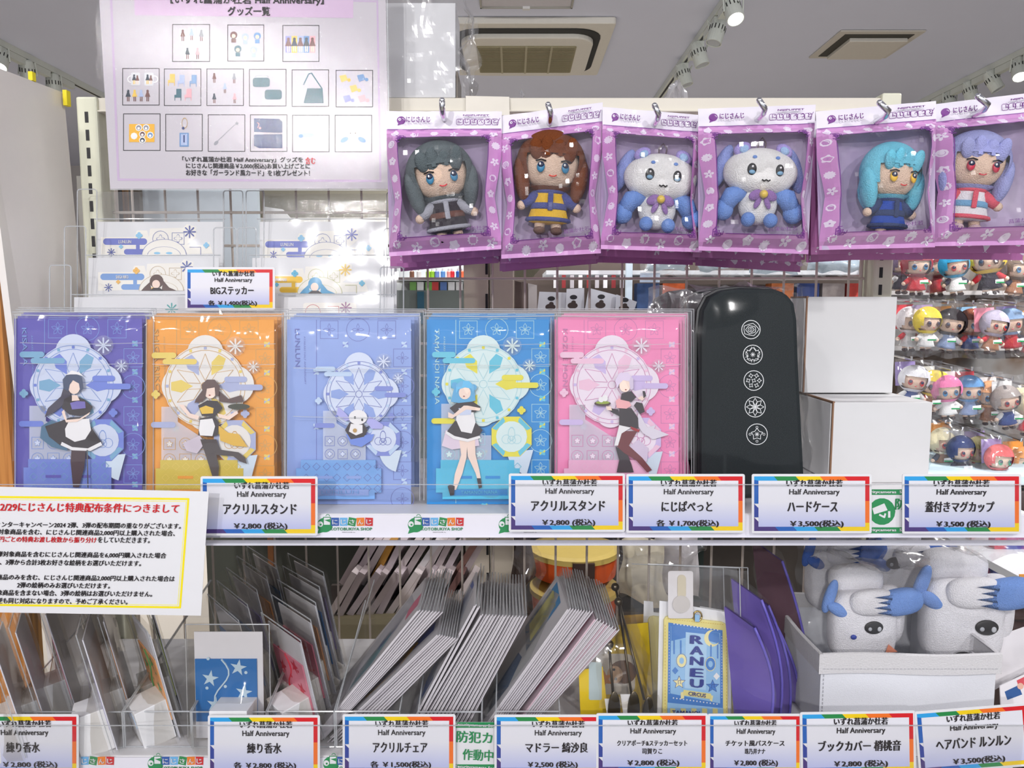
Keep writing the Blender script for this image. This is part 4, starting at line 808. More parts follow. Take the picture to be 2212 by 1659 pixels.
    ht(180, 276, 60, 9, '菖蒲か杜若', 0)
    return t, g
def hook(px, py, Yb, lb, dx):
    """chrome hook: a rod from the beam forward, tip turned up"""
    tip = P(px, py, Yb - .034); el = P(px - dx * .35 + 2, py + 31, Yb - .006); elbow = Vector((el.x, Yb - .030, el.z))
    t = thing('display_hook', lb, 'hook', Vector((elbow.x, 1.148, elbow.z)), 'chrome hooks holding the plush bags')
    b = MB(); r = .0036
    pts = [Vector((elbow.x, 1.150, elbow.z - .004)), Vector((elbow.x, elbow.y + .02, elbow.z - .004)), elbow + Vector((0, .006, -.003)), elbow + Vector((0, 0, .001)), tip]
    b.tube(pts, r, CHROME, 10); b.ball(tip, r, CHROME, nu=10, nv=6); b.build('rod', t, smooth=True)
    b = MB(); b.bx(elbow.x - .012, elbow.x + .012, 1.1475, 1.1505, elbow.z - .02, elbow.z + .012, CHROME); b.build('back_plate', t, bevel=.001)
    return t
SKN = FUR((240, 208, 186))
def plush_person(name, c, h, hair, dress, dress2, label, group=None, eye=(60, 130, 170), tilt=0, yaw=0, long_=True, boots=(60, 45, 45), brim=None, belt=None, mouth=(220, 70, 80), mini=False):
    """c: point under the feet; h: height in metres; faces -y"""
    t = thing(name, label, 'plush toy', c, group)
    Tm = Matrix.Translation(c) @ Euler((0, tilt, yaw)).to_matrix().to_4x4() @ Matrix.Scale(h, 4)
    nu, nv = (12, 8) if mini else (26, 18)
    H = FUR(hair); 
    b = MB(); b.ball((0, 0, .66), (.27, .19, .25), SKN, T=Tm, nu=nu, nv=nv); b.build('head', t, smooth=True)
    def keep(g):
        z = g.z / .31; x = g.x / .33
        fringe = .10 + .10 * abs(((x * 3.3) % 1) - .5) * 2
        return not (g.y < -.04 and z < fringe and abs(x) < .72 and z > -.75)
    b = MB(); b.ball((0, .012, .675), (.33, .225, .305), H, T=Tm, nu=nu * 2, nv=nv * 2, keep=keep)
    if not mini:
        for sx in (-1, 1): b.ball((sx * .275, -.02, .50 if long_ else .58), (.075, .10, .21 if long_ else .14), H, T=Tm, rot=(0, sx * .18, 0)); 
        b.ball((0, .10, .50), (.30, .11, .26 if long_ else .16), H, T=Tm)
        for i, (x, l) in enumerate(((-.16, .10), (-.06, .14), (.05, .10), (.15, .13))): b.ball((x, -.168, .79 - l * .3), (.07, .035, l), H, T=Tm, rot=(.25, (x) * 1.5, 0), nu=10, nv=8)
    b.build('hair', t, smooth=True)
    D = FUR(dress); D2 = FUR(dress2)
    b = MB(); b.lathe([(.09, .43), (.13, .40), (.15, .30), (.19, .16), (.21, .12), (.12, .10)], D, n=nu, T=Tm, sy=.62); b.build('dress', t, smooth=True)
    if not mini:
        b = MB(); b.lathe([(.10, .435), (.145, .41), (.14, .385), (.10, .37)], D2, n=nu, T=Tm, sy=.68); b.build('collar', t, smooth=True)
        b = MB(); b.lathe([(.158, .29), (.172, .28), (.178, .24), (.170, .23)], FUR(belt or dress2), n=nu, T=Tm, sy=.66); b.lathe([(.20, .155), (.215, .15), (.222, .125), (.2, .115)], D2, n=nu, T=Tm, sy=.64); b.build('belt', t, smooth=True)
        b = MB(); b.box((0, -.118, .30), (.05, .02, .17), D2, T=Tm); b.build('front_panel', t, bevel=.002)
    for sx in (-1, 1):
        b = MB(); b.tube([(sx * .12, 0, .37), (sx * .19, -.01, .31), (sx * .25, -.02, .27)], [.05, .055, .045], D2, 10, T=Tm)
        b.ball((sx * .265, -.02, .26), .045, SKN, T=Tm, nu=10, nv=8); b.build('arm', t, smooth=True)
        b = MB(); b.tube([(sx * .075, 0, .14), (sx * .08, -.01, .06)], [.055, .05], SKN, 10, T=Tm); b.ball((sx * .082, -.025, .035), (.058, .075, .04), FUR(boots), T=Tm, nu=10, nv=8); b.build('leg', t, smooth=True)
        e = MB(); k = 1.25 if mini else 1
        e.ball((sx * .115, -.178, .60), (.038 * k, .02, .052 * k), M(eye, .4), T=Tm, rot=(-.1, 0, sx * .28), nu=12, nv=8)
        e.ball((sx * .115, -.186, .617), (.03 * k, .018, .03 * k), M((30, 40, 70), .4), T=Tm, rot=(-.1, 0, sx * .28), nu=10, nv=8)
        if not mini: e.ball((sx * .115 - .01, -.204, .622), (.009, .004, .012), FW, T=Tm, nu=8, nv=6); e.tube([(sx * .07, -.196, .652), (sx * .115, -.198, .664), (sx * .165, -.178, .652)], .007, BLACK, 6, T=Tm)
        e.build('eye', t, smooth=True)
    b = MB()
    if mini: b.ball((0, -.19, .525), (.02, .01, .012), M(mouth, .5), T=Tm, nu=8, nv=6)
    else: b.tube([(-.035, -.187, .528), (-.012, -.193, .518), (.012, -.193, .518), (.035, -.187, .530)], .0065, M(mouth, .5), 6, T=Tm)
    b.build('mouth', t, smooth=True)
    return t
def plush_pet(c, h, label, tilt=0, yaw=0):
    t = thing('plush_animal', label, 'plush toy', c, 'white and blue plush animals in the hanging bags')
    Tm = Matrix.Translation(c) @ Euler((0, tilt, yaw)).to_matrix().to_4x4() @ Matrix.Scale(h, 4)
    WF = FUR((242, 238, 238)); BF = FUR((116, 152, 222)); LF = FUR((176, 160, 228))
    b = MB(); b.ball((0, 0, .66), (.46, .24, .30), WF, T=Tm, nu=28, nv=20); b.ball((0, -.03, .56), (.40, .22, .19), WF, T=Tm, nu=20, nv=14); b.build('head', t, smooth=True)
    b = MB(); b.ball((0, 0, .28), (.24, .17, .26), WF, T=Tm, nu=22, nv=16); b.build('body', t, smooth=True)
    for sx in (-1, 1):
        b = MB(); b.ball((sx * .26, -.05, .93), (.11, .06, .075), LF, T=Tm, rot=(0, sx * .5, 0)); b.ball((sx * .25, -.10, .92), (.06, .03, .045), FUR((170, 200, 245)), T=Tm, rot=(0, sx * .5, 0)); b.build('ear', t, smooth=True)
        b = MB(); b.ball((sx * .46, .10, .72), (.10, .07, .30), FUR((150, 165, 228)), T=Tm, rot=(0, -sx * .35, 0)); b.build('side_flap', t, smooth=True)
        b = MB(); b.tube([(sx * .20, -.02, .42), (sx * .34, -.05, .36), (sx * .42, -.05, .22)], [.09, .12, .10], BF, 12, T=Tm); b.ball((sx * .44, -.05, .18), (.13, .11, .13), BF, T=Tm); b.build('arm', t, smooth=True)
        b = MB(); b.ball((sx * .14, -.12, .07), (.085, .09, .09), BF, T=Tm); b.build('foot', t, smooth=True)
        b = MB(); b.ball((sx * .17 , -.222, .66), (.055, .022, .072), BLACK, T=Tm, rot=(0, 0, sx * .2), nu=14, nv=10); b.ball((sx * .17, -.238, .625), (.04, .014, .026), M((120, 160, 190), .4), T=Tm, nu=10, nv=8); b.ball((sx * .17, -.246, .688), .014, FW, T=Tm, nu=8, nv=6); b.build('eye', t, smooth=True)
        b = MB(); b.ball((sx * .14, -.205, .81), (.028, .01, .02), BF, T=Tm, nu=10, nv=6); b.build('brow_spot', t)
    b = MB(); b.tube([(-.05, -.262, .535), (-.025, -.266, .520), (0, -.266, .535), (.025, -.266, .520), (.05, -.262, .535)], .008, BLACK, 6, T=Tm); b.build('mouth', t, smooth=True)
    b = MB(); PU = FUR((150, 112, 178))
    for sx in (-1, 1): b.ball((sx * .09, -.19, .36), (.09, .03, .06), PU, T=Tm, rot=(0, sx * .5, 0)); b.ball((sx * .06, -.19, .27), (.035, .02, .08), PU, T=Tm, rot=(0, -sx * .4, 0))
    b.ball((0, -.215, .37), .052, M((214, 184, 90), .35), T=Tm, nu=14, nv=10); b.build('neck_bow', t, smooth=True)
    b = MB(); b.tube([(-.04, .02, .94), (-.05, .02, 1.03), (0, .02, 1.09), (.05, .02, 1.03), (.04, .02, .94)], .01, M((90, 70, 80), .5), 6, T=Tm); b.build('hanging_loop', t)
    return t
BG = [([(834, 240), (1084, 241), (1083, 538), (841, 554)], 'leftmost hanging bag, holding the grey haired plush', 955, 217, -6),
      ([(1078, 251), (1302, 221), (1298, 547), (1083, 559)], 'hanging bag holding the brown haired plush', 1184, 226, -4),
      ([(1302, 231), (1510, 248), (1516, 545), (1298, 538)], 'hanging bag with the crumpled lower edge, holding a white plush animal', 1414, 228, 4),
      ([(1508, 235), (1762, 226), (1746, 549), (1509, 541)], 'flat hanging bag holding the white plush animal with spread arms', 1640, 217, 10),
      ([(1762, 241), (2022, 218), (2020, 534), (1770, 540)], 'hanging bag in front at the right, holding the turquoise haired plush', 1900, 222, 12),
      ([(2010, 226), (2262, 196), (2272, 528), (2012, 532)], 'rightmost hanging bag cut by the photo edge, holding the lavender haired plush', 2112, 208, 18)]
YB = [.985, .99, .985, .965, .945, .975]
for i, (q, lb, hx, hy, dx) in enumerate(BG):
    hook(hx, hy, YB[i], 'chrome display hook through the ' + lb.split(',')[0].replace('with the crumpled lower edge', 'with a crumpled edge'), dx)
    bag(q, YB[i], lb, 'floral bags hanging from the beam', i * 3 + 1, True)
    for k, wd in enumerate(('second', 'third', 'fourth')):
        rn = random.Random(i * 7 + k); jx, jy = rn.uniform(-10, 14), (12, 22, 28)[k] + rn.uniform(-3, 5); sk = rn.uniform(-8, 8)
        Yk = YB[i] + .048 * (k + 1) ; 
        if i == 5: jx -= 25
        s_ = YB[i] / Yk
        q2 = [(1106 + (x - 1106 + (4 if y < 300 else jx)) * (s_ * .35 + .65), (660 + (y - 660) * s_) if y < 300 else y + jy + (sk if j_ == 2 else 0)) for j_, (x, y) in enumerate(q)]
        bag(q2, Yk, '%s bag behind the %s' % (wd.capitalize(), lb.split(',')[0].replace('with the crumpled lower edge', 'with a crumpled edge')), 'floral bags hanging from the beam', i * 3 + k + 20, False, .014)
def foot(px, py, Y): return P(px, py, Y)
pw = 1640 / 1.0
def hh(px, Y): return px * Y / 1640
G_ = 'plush people in the hanging bags'
plush_person('plush_doll', foot(975, 524, .985), hh(218, .985), (98, 108, 112), (52, 44, 52), (170, 170, 182), 'plush doll with grey hair and dark dress in the leftmost bag', G_, tilt=R(-9), yaw=R(8), boots=(24, 22, 26), belt=(110, 70, 60))
plush_person('plush_doll', foot(1182, 507, .99), hh(222, .99), (122, 66, 36), (240, 190, 50), (82, 88, 150), 'plush doll with brown hair and yellow dress', G_, tilt=R(3), yaw=R(4), boots=(120, 90, 80), mouth=(225, 90, 80))
plush_pet(foot(1414, 500, .985), hh(168, .985), 'white plush animal with blue paws in the crumpled-edge bag', tilt=R(5))
plush_pet(foot(1632, 490, .965), hh(170, .965), 'white plush animal with blue paws in the flat uncreased bag', tilt=R(3))
plush_person('plush_doll', foot(1914, 518, .945), hh(208, .945), (120, 206, 232), (36, 74, 170), (50, 66, 110), 'plush doll with turquoise hair and blue dress', G_, eye=(240, 190, 40), tilt=R(2), yaw=R(14), boots=(30, 28, 34), mouth=(230, 60, 60))
plush_person('plush_doll', foot(2082, 500, .975), hh(215, .975), (168, 172, 226), (236, 232, 238), (228, 90, 110), 'plush doll with lavender hair and white dress at the right edge', G_, eye=(200, 40, 70), tilt=R(6), yaw=R(-6), boots=(220, 190, 200), belt=(120, 170, 210))
# ------------------------------------------------------------------ black case and white boxes on the shelf
KC = M((18, 27, 30), .6, .15, .04, 500, spec=.25); EM = M((232, 234, 236), .5)
def case(Y, dx, dz, label, emb=True, xw=0):
    sf = Surf(Y, R(4), Z1); t = thing('hard_case', label, 'case', sf.pt(1625 + dx, 1060), 'black hard cases on the upper shelf'); t.location.z = Z1; ORG[t].z = Z1
    o = [(1513 + dx, 1078)] + [(1514 + dx, 720 - dz), (1519 + dx, 670 - dz), (1534 + dx, 640 - dz), (1560 + dx, 626 - dz), (1600 + dx, 621 - dz)] + [(1672 + dx, 623 - dz), (1702 + dx, 634 - dz), (1718 + dx, 655 - dz), (1724 + dx, 690 - dz), (1728 + dx, 800 - dz), (1742 + dx, 1078)]
    b = MB(sf); b.slab(o, .045, KC); b.build('shell', t, bevel=.006)
    b = MB(); c1 = [sf.pt(x, min(y, 1075), -.022) for x, y in o]; n_ = Vector((0, 0, 0)); b.tube([p + (p - sf.pt(1625 + dx, 850, -.022)).normalized() * .0012 for p in c1], .0024, M((20, 20, 24), .4), 6); b.build('zipper', t)
    if emb:
        b = MB(sf); fi = [(1622, 712), (1626, 766), (1628, 822), (1631, 879), (1635, 938)]
        for k, (x, y) in enumerate(fi):
            r = 20 + k * .6; b.ring(x, y, r, 1.5, EM, 2, 24)
            if k == 0:
                for rr_, n_ in ((15, 5), (10, 5), (6, 5)): b.line([(x + rr_ * (1 + .16 * (i % 2)) * math.cos(R(i * 36 + rr_ * 7)), y + rr_ * .8 * (1 + .16 * (i % 2)) * math.sin(R(i * 36 + rr_ * 7))) for i in range(10)], 1.2, EM, 2, True)
                b.ring(x, y, 2.5, 1, EM, 2, 8)
            elif k == 1:
                for i in range(5): b.ring(x + 9 * math.cos(R(72 * i - 90)), y + 8 * math.sin(R(72 * i - 90)), 6.5, 1.2, EM, 2, 10, a0=72 * i - 190, a1=72 * i + 10)
                for i in range(8): b.line([(x, y), (x + 5 * math.cos(R(45 * i)), y + 5 * math.sin(R(45 * i)))], 1, EM, 2)
                for i in range(6): b.ring(x + 17 * math.cos(R(60 * i)), y + 17 * math.sin(R(60 * i)), 6, 1, EM, 2, 8, a0=60 * i + 100, a1=60 * i + 260)
            elif k == 2:
                for i in range(7):
                    a_, c_ = (x, y) if i == 6 else (x + 12 * math.cos(R(60 * i)), y + 12 * math.sin(R(60 * i))); b.line([(a_ + (5 if j % 2 == 0 else 2.4) * math.cos(R(45 * j + i * 20)), c_ + (5 if j % 2 == 0 else 2.4) * math.sin(R(45 * j + i * 20))) for j in range(8)], 1, EM, 2, True)
            elif k == 3:
                for i in range(8):
                    an = R(45 * i); b.line([(x + rr_ * math.cos(an + d), y + rr_ * math.sin(an + d)) for rr_, d in ((3, 0), (12, .38), (19, 0), (12, -.38))], 1.2, EM, 2, True)
                b.disc(x, y, 2.6, EM, 3, n=8)
            else:
                b.line([(x + (13 if j % 2 == 0 else 8) * math.cos(R(36 * j - 90)), y + (13 if j % 2 == 0 else 8) * math.sin(R(36 * j - 90))) for j in range(10)], 1.3, EM, 2, True)
                for i in range(8): b.line([(x, y), (x + 5 * math.cos(R(45 * i)), y + 5 * math.sin(R(45 * i)))], 1, EM, 2)
                for i in range(4): b.ring(x + 15 * math.cos(R(90 * i)), y + 15 * math.sin(R(90 * i)), 2.4, 1, EM, 2, 8)
        b.build('flower_emblems', t)
    return t, sf
t, sf = case(.90, 0, 0, 'black hard case with five white round emblems on the upper shelf')
b = MB(); CRK = FILM(mult=.16, haze=.004, gl=.012, rough=.10, bump=.7, scale=12, stretch=(1.6, 1, .35), dist=.006)
cf = crumple(lambda u, v: sf.pt(1497 + u * 250, 618 + v * 448, .010 + .004 * math.sin(u * 3.1)), .006, 16, 2)
b.grid(cf, 26, 34, CRK)
b.grid(crumple(lambda u, v: sf.pt(1500 + u * 236, 622 - v * 8 - 14 * v * noise.noise(Vector((u * 9, 1, 1))), .006 - v * .045), .010, 40, 6), 24, 6, CRINKLE)
b.grid(crumple(lambda u, v: sf.pt(1490 + 14 * math.sin(v * 5) * .3 - u * 4, 640 + v * 420, .004 - u * .05), .006, 30, 8), 6, 26, CRINKLE)
b.grid(crumple(lambda u, v: sf.pt(1738 + 12 * v - (1 - v) * 10 + u * 14, 625 + v * 430, .004 - u * .05), .007, 30, 9), 6, 26, CRINKLE); b.build('clear_bag', t, smooth=True)
t, sf = case(.985, -42, -2, 'black hard case directly behind the emblem case', False)
b = MB(); b.grid(crumple(lambda u, v: sf.pt(1440 + u * 130, 628 + v * 120 - 12 * noise.noise(Vector((u * 5, 0, 4))), .01), .010, 30, 12), 22, 18, FILM(haze=.25, gl=.10, rough=.15, bump=1.0, scale=40, hz=(150, 140, 145))); b.build('clear_bag', t)
t, sf = case(1.06, -110, -6, 'black hard case rearmost in its bag', False)
b = MB(); b.grid(crumple(lambda u, v: sf.pt(1392 + u * 120, 630 + v * 90 - 10 * math.sin(u * 3.1), .012), .012, 30, 15), 22, 16, FILM(haze=.3, gl=.10, rough=.15, bump=1.0, scale=40, hz=(150, 140, 145))); b.build('clear_bag', t)
def mugbox(x0, x1, Y, y0, y1, dp, lb, zb=None, yaw=0):
    t = thing('white_carton', lb, 'box', (xpx((x0 + x1) / 2, Y), Y + dp / 2, 0), 'plain white cartons on the upper shelf')
    X0, X1 = xpx(x0, Y, (y0 + y1) / 2), xpx(x1, Y, (y0 + y1) / 2); zt = zpx(y0, Y); zb_ = zb if zb else zpx(y1, Y)
    t.location.z = zb_; ORG[t] = Vector(t.location)
    b = MB(); b.bx(X0, X1, Y, Y + dp, zb_ + .0002, zt, M((218, 218, 219), .55, .012)); b.build('carton', t, bevel=.0008)
    KR = M((140, 105, 80), .7)
    b = MB(); b.bx(X0 - .0012, X0 + .0008, Y - .0006, Y + .002, zb_ + .001, zt + .0006, KR); b.bx(X0 - .0012, X0 + .002, Y, Y + dp * .96, zt - .0012, zt + .0009, KR); b.build('kraft_edge', t)
    b = MB(); b.bx(X0 - .0022, X0 - .0005, Y + .003, Y + dp * .95, zb_ + .002, zt - .002, M((226, 226, 228), .55)); b.build('side_flap', t, bevel=.0004)
    return t, zt
t, ztop = mugbox(1797, 2010, .985, 869, 1035, .15, 'lower front white carton with its left side and top in view', Z1)
b = MB(); pass
t, _ = mugbox(1740, 1933, 1.075, 641, 849, .065, 'upper white carton behind and above the front carton', None)
t.location.z = t.location.z
mugbox(1724, 1916, 1.0775, 868, 1030, .066, 'white carton under the upper one, hidden behind the front carton', Z1) if False else None
# ------------------------------------------------------------------ big sticker holders
def flatpack(x0, y0, x1, y1, Y, c, label, cat='sticker pack', grp='big sticker cards in the clear holders', name='sticker_pack', art=None):
    s_ = Surf(Y, R(6), zpx(y1, Y)); t = thing(name, label, cat, s_.pt((x0 + x1) / 2, y1), grp)
    b = MB(s_); b.slab([(x0 + 5, y0 + 5), (x1 - 5, y0 + 5), (x1 - 5, y1), (x0 + 5, y1)], .001, c); b.build('card', t)
    if art: b = MB(s_); art(b, t, s_); b.build('sticker_print', t)
    b = MB(); b.grid(crumple(lambda u, v: s_.pt(x0 + u * (x1 - x0), y0 + v * (y1 - y0), .0028), .0012, 30, x0), 20, 12, FILM(haze=.03, gl=.03, rough=.09, bump=.7, scale=12, dist=.004))
    b.build('clear_sleeve', t, smooth=True)
    b = MB(); b.tube([s_.pt(x0, y0, .003), s_.pt(x1, y0, .003)], .0009, EDGE, 5); b.build('sleeve_edge', t)
    return t, s_
CRM = M((240, 236, 228), .5)
def sart(main, ac, ln, star, hairc=None, name='', dx=0, dy=0, rot=0):
    def f(b, t, s_):
        ox, oy = dx, dy
        L = lambda p: [(x + ox, y + oy) for x, y in p]
        lnm, mm, am, sm = [M(c, .5) for c in (ln, main, ac, star)]
        b.poly(L([(218, 512), (290, 512), (296, 498), (318, 498), (322, 512), (324, 494), (396, 492), (404, 484), (424, 490), (424, 512), (404, 528), (436, 530), (452, 522), (460, 548), (218, 552)]), CRM, 1)
        b.rrect(223 + ox, 515 + oy, 318 + ox, 529 + oy, 6.9, mm, 2); b.rrect(268 + ox, 538 + oy, 330 + ox, 550 + oy, 5.9, mm, 2); b.rect(294 + ox, 526 + oy, 302 + ox, 542 + oy, mm, 2)
        b.ring(347 + ox, 516 + oy, 17, 1, lnm, 3, 20); b.flower(347 + ox, 516 + oy, 9, lnm, 3, 4, 0, inner=.5); b.flower(347 + ox, 516 + oy, 7.6, CRM, 4, 4, 0, inner=.5)
        b.line(L([(372, 503), (398, 503), (398, 528), (372, 528)]), 1, lnm, 3, True); b.flower(385 + ox, 515 + oy, 9, lnm, 3, 4, 0, inner=.4); b.flower(385 + ox, 515 + oy, 7.6, CRM, 4, 4, 0, inner=.4)
        A = [R(180 + 15 * i) for i in range(13)]
        b.poly([(355 + ox + 48 * math.cos(a), 552 + oy + 35 * math.sin(a)) for a in A], CRM, 5); b.ring(355 + ox, 552 + oy, 48, 1.2, lnm, 6, 18, ry=35, a0=180, a1=360); b.ring(355 + ox, 552 + oy, 36, 1, lnm, 6, 16, ry=19, a0=180, a1=360); b.disc(340 + ox, 547 + oy, 7, am, 6, 2.5); b.disc(366 + ox, 547 + oy, 7, am, 6, 2.5)
        b.flower(410 + ox, 501 + oy, 13.5, sm, 6, 8, pw=.3, inner=.15)
        for x, y, r in ((301, 509, 8), (262, 533, 5), (446, 530, 7)):
            for a in range(4): b.disc(x + ox + r * .5 * math.cos(R(90 * a)), y + oy + r * .5 * math.sin(R(90 * a)), r * .45, am, 6, n=8)
        b.flower(241 + ox, 545 + oy, 9, sm, 6, 8, pw=.3, inner=.15); b.line(L([(410, 534), (434, 534), (434, 551)]), 1, lnm, 6)
        if hairc:
            hm = M(hairc, .5); b.disc(345 + ox, 532 + oy, 15, hm, 7, 15); b.poly(L([(331, 533), (318, 545), (312, 552), (334, 552)]), hm, 7); b.poly(L([(359, 530), (372, 545), (388, 552), (356, 552)]), hm, 7); b.disc(344 + ox, 538 + oy, 8.5, SK, 8, 9); b.poly(L([(330, 552), (338, 546), (352, 546), (360, 552)]), FB, 9)
        if name: T(t, s_, 257 + ox, 519 + oy, 284 + ox, 526 + oy, name, FW, 0, off=.0006, bold=.01)
    return f
flatpack(206, 474, 488, 640, 1.13, WHITE, 'top left sticker card with periwinkle cloud print', art=sart((108, 118, 196), (140, 196, 230), (110, 120, 180), (70, 84, 160), None, 'LUNLUN'))
flatpack(556, 474, 838, 640, 1.13, WHITE, 'top right sticker card with periwinkle cloud print', art=sart((108, 118, 196), (140, 196, 230), (110, 120, 180), (90, 100, 190), None, 'LUNLUN', 350, 6))
flatpack(186, 552, 478, 720, 1.09, WHITE, 'middle left sticker card with blue and orange clouds', art=sart((120, 158, 214), (238, 184, 90), (200, 180, 150), (90, 104, 170), (92, 68, 62), 'SHIGA RIKO', -6, 76))
flatpack(540, 552, 862, 720, 1.09, WHITE, 'middle right sticker card with yellow cloud and blue hair print', art=sart((244, 196, 40), (90, 180, 214), (196, 196, 140), (240, 196, 50), (80, 160, 205), 'TAMANOI NANA', 336, 82))
flatpack(155, 637, 480, 800, 1.05, WHITE, 'bottom left sticker card mostly hidden by the purple packages', art=lambda b, t, s_: b.flower(371, 668, 14, M((70, 160, 160), .5), 2, 8, pw=.3, inner=.15))
flatpack(602, 637, 856, 800, 1.05, WHITE, 'bottom right sticker card with red line print', art=lambda b, t, s_: (b.rrect(655, 654, 770, 720, 6, CRM, 1), b.ring(676, 674, 16, 1, M((200, 70, 80), .5), 2, 16), b.line([(708, 662), (732, 662), (732, 700)], 1, M((200, 70, 80), .5), 2), b.flower(747, 665, 13, M((160, 110, 150), .5), 3, 8, pw=.3, inner=.15)))
for i, (x0, x1, y0, Y, lb) in enumerate(((168, 210, 409, 1.125, 'tall clear holder wing at the top left of the stickers'), (140, 186, 489, 1.085, 'clear holder wing in the middle step left of the stickers'), (108, 154, 573, 1.045, 'clear holder wing on the lowest step by the partition board'),
        (483, 525, 412, 1.126, 'clear holder wing left of the centre gap, top step'), (532, 571, 412, 1.1265, 'clear holder wing right of the centre gap, top step'), (462, 511, 492, 1.086, 'clear holder wing left of the centre gap, middle step'), (514, 554, 492, 1.0865, 'clear holder wing right of the centre gap, middle step'), (836, 852, 415, 1.127, 'clear holder wing beside the first plush bag'), (830, 846, 494, 1.0875, 'clear holder wing at the right, middle step'), (822, 872, 577, 1.047, 'clear holder wing at the right, lowest step'))):
    s_ = Surf(Y, 0, 1.4); t = thing('holder_wing', lb, 'display holder', s_.pt((x0 + x1) / 2, 700), 'clear stepped sticker holder wings')
    b = MB(s_); b.slab(rr(x0, y0, x1, 720, 6, 3), .002, CLEAR); b.build('clear_sheet', t)
    b = MB(); o = rr(x0, y0, x1, 720, 6, 3); b.tube([s_.pt(x, y, .001) for x, y in o] + [s_.pt(*o[0], .001)], .0009, EDGE, 5); b.build('polished_edge', t)
t = thing('clear_tray', 'clear stepped tray behind the sticker cards under the poster', 'display holder', P(690, 600, 1.14))
b = MB(Surf(1.142)); b.slab([(572, 418), (836, 418), (836, 720), (572, 720)], .002, FILM(haze=.04, gl=.05, rough=.06, bump=.15, scale=90)); b.slab([(208, 414), (484, 414), (484, 720), (208, 720)], .002, FILM(haze=.04, gl=.05, rough=.06, bump=.15, scale=90)); b.build('back_sheet', t)
# ------------------------------------------------------------------ lower shelf: perfume packets in clear trays
def local(c, yaw, lean, roll=0): return Matrix.Translation(c) @ Euler((0, 0, yaw)).to_matrix().to_4x4() @ Euler((-lean, roll, 0)).to_matrix().to_4x4()
FB16 = FILM(mult=.25, haze=.015, gl=.025, rough=.09, bump=.7, scale=14, dist=.004, tint=(246, 244, 240))
def packet(px, Y, yaw, col, fl, label, h=.150, w=.100, lean=.14, dy=0, full=True, px_roll=0):
    c = Vector((xpx(px, Y), Y, Z2 + .001)); t = thing('perfume_packet', label, 'packet', c, 'perfume packets on the lower shelf')
    Tm = local(c, R(yaw), lean, R(px_roll))
    b = MB(); b.box((0, 0, h * .47), (w * .82, .0012, h * .92), M((226, 226, 236), .5), T=Tm); b.build('backing_card', t)
    x0, x1, z0, z1 = -w * .40, w * .34, h * .16, h * .70
    b = MB(); b.box(((x0 + x1) / 2, -.0016, (z0 + z1) / 2), (x1 - x0, .0014, z1 - z0), M(col, .4), T=Tm)
    yf = -.0026; Fm = M(fl, .45)
    def fl5(x, z, r):
        b.face([Tm @ Vector((x + r * (1 if i % 2 == 0 else .38) * math.sin(R(36 * i + 10)), yf, z + r * (1 if i % 2 == 0 else .38) * math.cos(R(36 * i + 10)))) for i in range(10)], Fm)
    if full:
        for x, z in ((.012, .094), (-.022, .080), (.018, .062), (-.017, .046), (.012, .036)): fl5(x * w / .1, z * h / .15, .0105)
        for x, z in ((.021, .083), (-.024, .100), (-.004, .066), (.024, .048), (-.026, .064)): b.face([Tm @ Vector((x + .002 * math.cos(R(45 * i)), yf, z + .002 * math.sin(R(45 * i)))) for i in range(8)], Fm)
        pts = [Tm @ Vector((-.008 + .009 * math.sin(i * .62), yf, z0 + (z1 - z0) * (1 - i / 12))) for i in range(13)]
        for a, d in zip(pts, pts[1:]): b.tube([a, d], .0012, Fm, 4)
    b.build('pattern_card', t)
    b = MB(); b.box((w * .12, -.020, .027), (.044, .036, .052), M((240, 240, 242), .5), T=Tm)
    b.build('scent_box', t, bevel=.0008)
    b = MB(); RL = M((170, 195, 225), .5)
    for i in range(12): b.tube([Tm @ Vector((w * .12 + .014 * math.cos(R(15 * i)), -.0383, .030 + .014 * math.sin(R(15 * i)))), Tm @ Vector((w * .12 + .014 * math.cos(R(15 * i + 15)), -.0383, .030 + .014 * math.sin(R(15 * i + 15))))], .0004, RL, 4)
    b.build('box_emblem', t)
    b = MB(); b.grid(lambda u, v: Tm @ Vector(((u - .5) * w, -.006 - .036 * max(0, math.sin(v * 1.9)) * (v > .4) * min(1, 4 * u, 4 - 4 * u) * (v - .4) / .6 + .0015 * noise.noise(Vector((u * 8 + px, v * 8, 1))), h * (1.0 - v * .99))), 16, 16, FB16)
    b.grid(lambda u, v: Tm @ Vector(((u - .5) * w, .003, h * (1.0 - v * .99))), 2, 2, FB16); b.build('clear_bag', t, smooth=True)
    b = MB(); b.tube([Tm @ Vector((-w / 2, -.003, h)), Tm @ Vector((w / 2, -.003, h))], .0008, EDGE, 5); b.tube([Tm @ Vector((w / 2, -.003, h)), Tm @ Vector((w / 2, -.003, .004))], .0006, EDGE, 5); b.tube([Tm @ Vector((-w / 2, -.003, h)), Tm @ Vector((-w / 2, -.003, .004))], .0006, EDGE, 5); b.build('bag_seam', t)
BLU, PNK, ORG_, GRN, VIO = (22, 108, 184), (238, 140, 165), (240, 170, 110), (206, 214, 150), (150, 140, 200)
packet(467, .868, 0, BLU, (190, 215, 235), 'perfume packet with blue floral card facing front', h=.142, lean=.05)
packet(640, .905, -48, PNK, (214, 40, 70), 'pink perfume packet nearest the flat pack fans', h=.138, lean=-.20, w=.108)
for k, (px, Y) in enumerate(((668, .955), (680, 1.0), (690, 1.045), (700, 1.09))):
    packet(px - 6, Y, -48, (PNK, ORG_, BLU, VIO)[k], (220, 80, 90), ('second', 'third', 'fourth', 'rearmost')[k] + ' packet in the column behind the pink one', h=.142 + .004 * k, full=k == 0, lean=-.20, w=.110)
